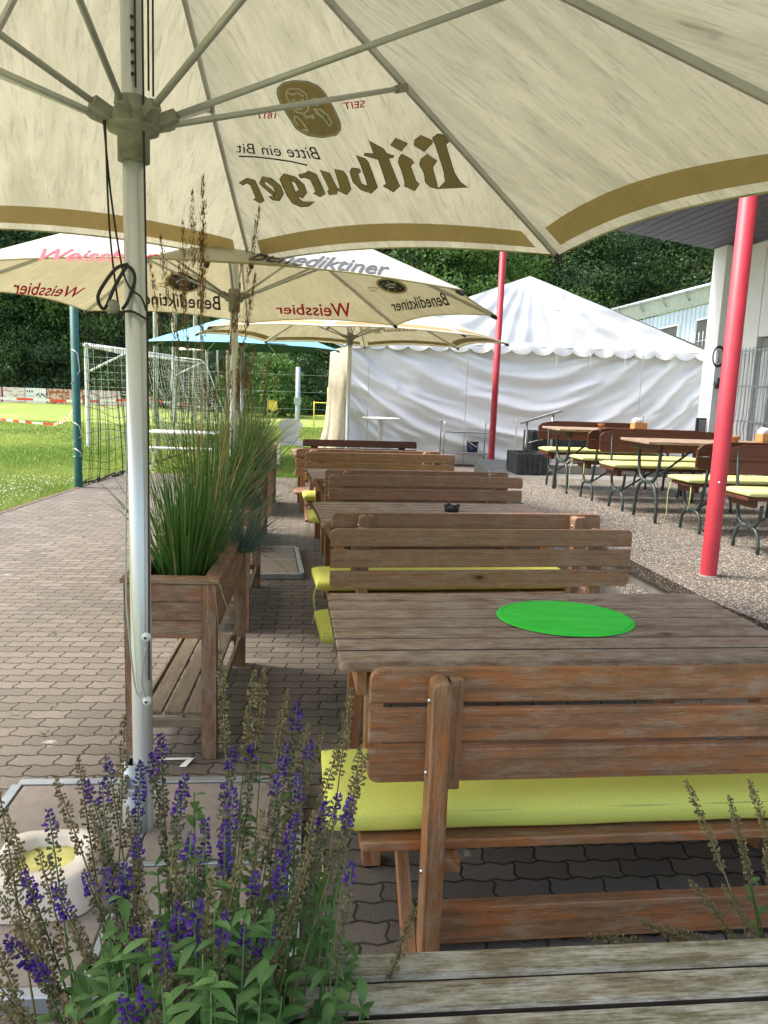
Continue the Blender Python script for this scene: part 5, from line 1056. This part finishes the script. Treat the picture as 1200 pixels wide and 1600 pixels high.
# left edge, behind the advertising boards
for i, (px, Y, k, sc) in enumerate([(-60, 50, 3, 1.15), (20, 49, 0, 1.0), (85, 51, 3, .95), (165, 50, 1, 1.05), (60, 58, 2, 1.1), (-20, 60, 4, 1.2), (150, 60, 2, 1.2), (225, 54, 4, 1.0), (290, 50, 0, 1.0), (350, 47, 1, .95), (410, 50, 3, 1.05), (455, 46, 1, .95), (500, 50, 2, 1.0), (300, 60, 2, 1.2), (400, 62, 4, 1.25), (485, 60, 0, 1.2),
                                     (560, 52, 4, 1.0), (640, 48, 3, 1.08), (720, 46, 1, 1.05), (800, 50, 0, .98), (870, 47, 4, .95), (940, 46, 2, .85), (1000, 48, 3, 1.1), (1070, 46, 0, 1.0), (1150, 50, 1, 1.1), (680, 58, 2, 1.15), (760, 60, 0, 1.25), (840, 58, 1, 1.35), (920, 60, 4, 1.3), (1000, 60, 2, 1.2), (600, 62, 1, 1.3), (1080, 60, 3, 1.4)]):
    q = aty(px, 560, Y); add_tree(q.x, Y, k, sc, px)
def where(px, Y):
    near = Y < 55; d = 'front row' if near else 'back row'
    if px < 0: w = 'at the far left edge'
    elif px < 110: w = 'above the advertising boards, px' 
    return d
used = [False]*5
names_ = ['leftmost tree, just at the left edge above the pink board', 'dark leafy tree above the pale boards at the left edge', 'tree right above the rust brown board', 'dark tree seen just through the top of the ball net', 'taller tree in the gap behind those over the boards', 'back tree at the left edge rising over the pink board', 'back tree rising behind the ball net', 'tree behind the white goal', 'tree behind the thick timber pole', 'tree behind the slim timber poles', 'tree behind the thinnest timber pole', 'tree behind the pipe post', 'tree at the left side of the marquee curtain', 'back row tree over the thick timber pole', 'back row tree over the blue parasol', 'back row tree over the pipe post',
          'tree hidden mostly behind the farther beige parasol', 'fresh green tree just left of the farther red post', 'tree rising behind the farther red post', 'tree right behind the marquee peak', 'tree right of the marquee peak', 'small dark tree at the left end of the gutter building', 'tree behind the gutter building', 'tree behind the gutter building next to the clubhouse corner', 'tree behind the clubhouse wall', 'back row tree left of the farther red post', 'back row tree behind the farther red post', 'back row tree over the marquee peak', 'back row tree under the roof overhang tip', 'back row tree over the gutter building', 'back row tree over the middle parasols', 'back row tree by the clubhouse corner']
for i, (x, y, k, sc, px) in enumerate(spots):
    o = protos[k] if not used[k] else dup(protos[k], (0, 0, 0), 0)
    used[k] = True; gz = -.05+max(0, (y-47))*.25; o.location = (x, y, gz); o.rotation_euler = (0, 0, i*1.9); o.scale = (sc, sc, sc*(1+.1*math.sin(i*3))); o['label'] = names_[i]
# bush beside the boards on the left with low branches and bushes behind the pipe post
def bush(px, Y, w, h, label, m, n=5000, seed=1, z=0):
    q = aty(px, 600, Y); t = thing('bush', label, 'bush', (q.x, Y, z), 0, 'bushes at the edge of the wood'); random.seed(seed); b = MB()
    for k in range(7): a = k*.9; b.tube([(0, 0, 0), (w*.3*math.cos(a), w*.3*math.sin(a), h*.4), (w*.6*math.cos(a), w*.6*math.sin(a), h*.75)], [.05, .03, .01], 5)
    b.build('stems', M['bark'], t); fast_quads('foliage', crown_pts(n, w, h*.85, h*.1, 40, seed+9), m, .10, t)
bush(20, 46.5, 3.2, 4.6, 'big dark bush hanging low over the boards at the left edge', M['tree0'], 9000, 3); bush(75, 46.8, 2.6, 3.6, 'dark bush over the rust brown board', M['tree2'], 8000, 4); bush(175, 47, 2.8, 3.4, 'bush behind the ball net and the goal', M['tree1'], 7000, 5); bush(415, 38, 2.2, 3.0, 'brownish bush between parasol pole and pipe post', M['tree1'], 8000, 6); bush(480, 42, 2.4, 3.0, 'dark bush right of the pipe post', M['tree0'], 7000, 7); bush(330, 42, 2.8, 3.2, 'bush behind the slim timber poles', M['tree2'], 7000, 8); bush(255, 44, 2.6, 3.4, 'bush behind the silver parasol pole', M['tree0'], 7000, 12)
# wooded slope behind
b = MB(); NX, NY = 80, 20; vs = []
for j in range(NY+1):
    for i in range(NX+1):
        x = -110+220*i/NX; y = 47+j*4.5; vs.append((x, y, -.06+max(0, j*4.5)*.25+max(0, j*4.5-14)*.36+1.6*noise.noise(Vector((x*.15, y*.15, 0)))*min(1, j/2)))
b.add(vs, [[j*(NX+1)+i, j*(NX+1)+i+1, (j+1)*(NX+1)+i+1, (j+1)*(NX+1)+i] for j in range(NY) for i in range(NX)], None, 0, True)
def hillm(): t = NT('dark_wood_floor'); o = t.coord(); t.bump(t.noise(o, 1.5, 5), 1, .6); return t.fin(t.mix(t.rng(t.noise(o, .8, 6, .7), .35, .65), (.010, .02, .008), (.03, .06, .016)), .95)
b.build('wooded_slope', hillm(), kind='structure')
random.seed(77); pts = []
for i in range(130000):
    x = random.uniform(-60, 60); y = random.uniform(50, 118)
    if abs(x) > y*.62: continue
    j = y-47; z = j*.25+max(0, j-14)*.36; c = 4.5*noise.noise(Vector((x*.16, y*.16, 3)))+2.0*noise.noise(Vector((x*.5, y*.5, 3)))
    pts.append((Vector((x, y, z+3.5+c+random.uniform(-1.2, 1.2))), Vector((0, -.4, .8)), random.uniform(.8, 2.0), random.random()**1.6))
fast_quads('far_woodland', pts, M['tree1'], .30, kind='stuff')
# tall weeds at the foot of the wood
random.seed(78); pts = []
for i in range(22000):
    x = random.uniform(-24, 2); y = 45.2+random.random()*2.5; pts.append((Vector((x, y, random.random()**1.3*(.9+.8*noise.noise(Vector((x*.8, 0, 0)))+.5*(y-45.2)))), Vector((0, -1, .3)), random.uniform(.5, 1.2), random.random()))
fast_quads('tall_weeds', pts, leafm('weed_foliage', (.07, .13, .03), (.30, .32, .12), .3), .075, kind='stuff')
# lawn blades
random.seed(12); V = []; F = []; Rn = []; i = 0
def lawn_blade(x, y, h, w):
    global i
    a = random.uniform(0, 6.28); lx, ly = random.gauss(0, .4)*h, random.gauss(0, .4)*h; V.extend([(x-math.cos(a)*w, y-math.sin(a)*w, -.035), (x+math.cos(a)*w, y+math.sin(a)*w, -.035), (x+lx, y+ly, -.035+h)]); F.append((i, i+1, i+2)); Rn.append(min(1, max(0, .5+1.1*noise.noise(Vector((x*.35, y*.35, 0)))+random.gauss(0, .22)))); i += 3
for _ in range(90000):
    y = 7.5+random.random()**1.5*20; x = -4.62-random.random()*(.52*y-4.0 if .52*y > 4.6 else .6)
    lawn_blade(x, y, random.uniform(.03, .075), .003+y*.00035)
for _ in range(45000):
    y = 13.5+random.random()**1.3*16; x = random.uniform(-.30*y, -.05*y)
    if x > -1.4 and y < 17.3: continue
    if y > 16.6 and x > -1.6: continue
    lawn_blade(x, y, random.uniform(.035, .08), .004+y*.00035)
me = bpy.data.meshes.new('lawn_grass'); me.from_pydata(V, [], F); me.materials.append(M['lawn']); at_ = me.attributes.new('rnd', 'FLOAT', 'FACE'); at_.data.foreach_set('value', Rn); o = bpy.data.objects.new('lawn_grass', me); S.collection.objects.link(o); o['kind'] = 'stuff'
# clover heads in the near lawn, moss and grass in paving joints
random.seed(13); pts = []
for _ in range(900):
    y = 7.8+random.random()*4.5; x = -4.7-random.random()*1.6; pts.append((Vector((x, y, .03+random.random()*.02)), Vector((0, 0, 1)), random.uniform(.7, 1.2), 1))
fast_quads('clover_flowers', pts, M['whitep'], .012, kind='stuff')
b = MB(); random.seed(14)
for _ in range(60):
    x = random.uniform(-4.2, .6); y = random.uniform(3.2, 12)
    for k in range(6): a = random.uniform(0, 6.28); blade(b, (x, y, 0), (math.cos(a)*.6, math.sin(a)*.6, .6), random.uniform(.03, .07), .003, 1.2, 0, 3)
o = b.build('paving_weeds', M['grassblade']); o['kind'] = 'stuff'
random.seed(15); pts = []
for _ in range(500): pts.append((Vector((random.uniform(-4.3, 1.2), random.uniform(1.5, 12), .004)), Vector((0, 0, 9)), random.uniform(.4, 1.3), random.random()))
fast_quads('leaf_litter', pts, M['calyx'], .010, kind='stuff')
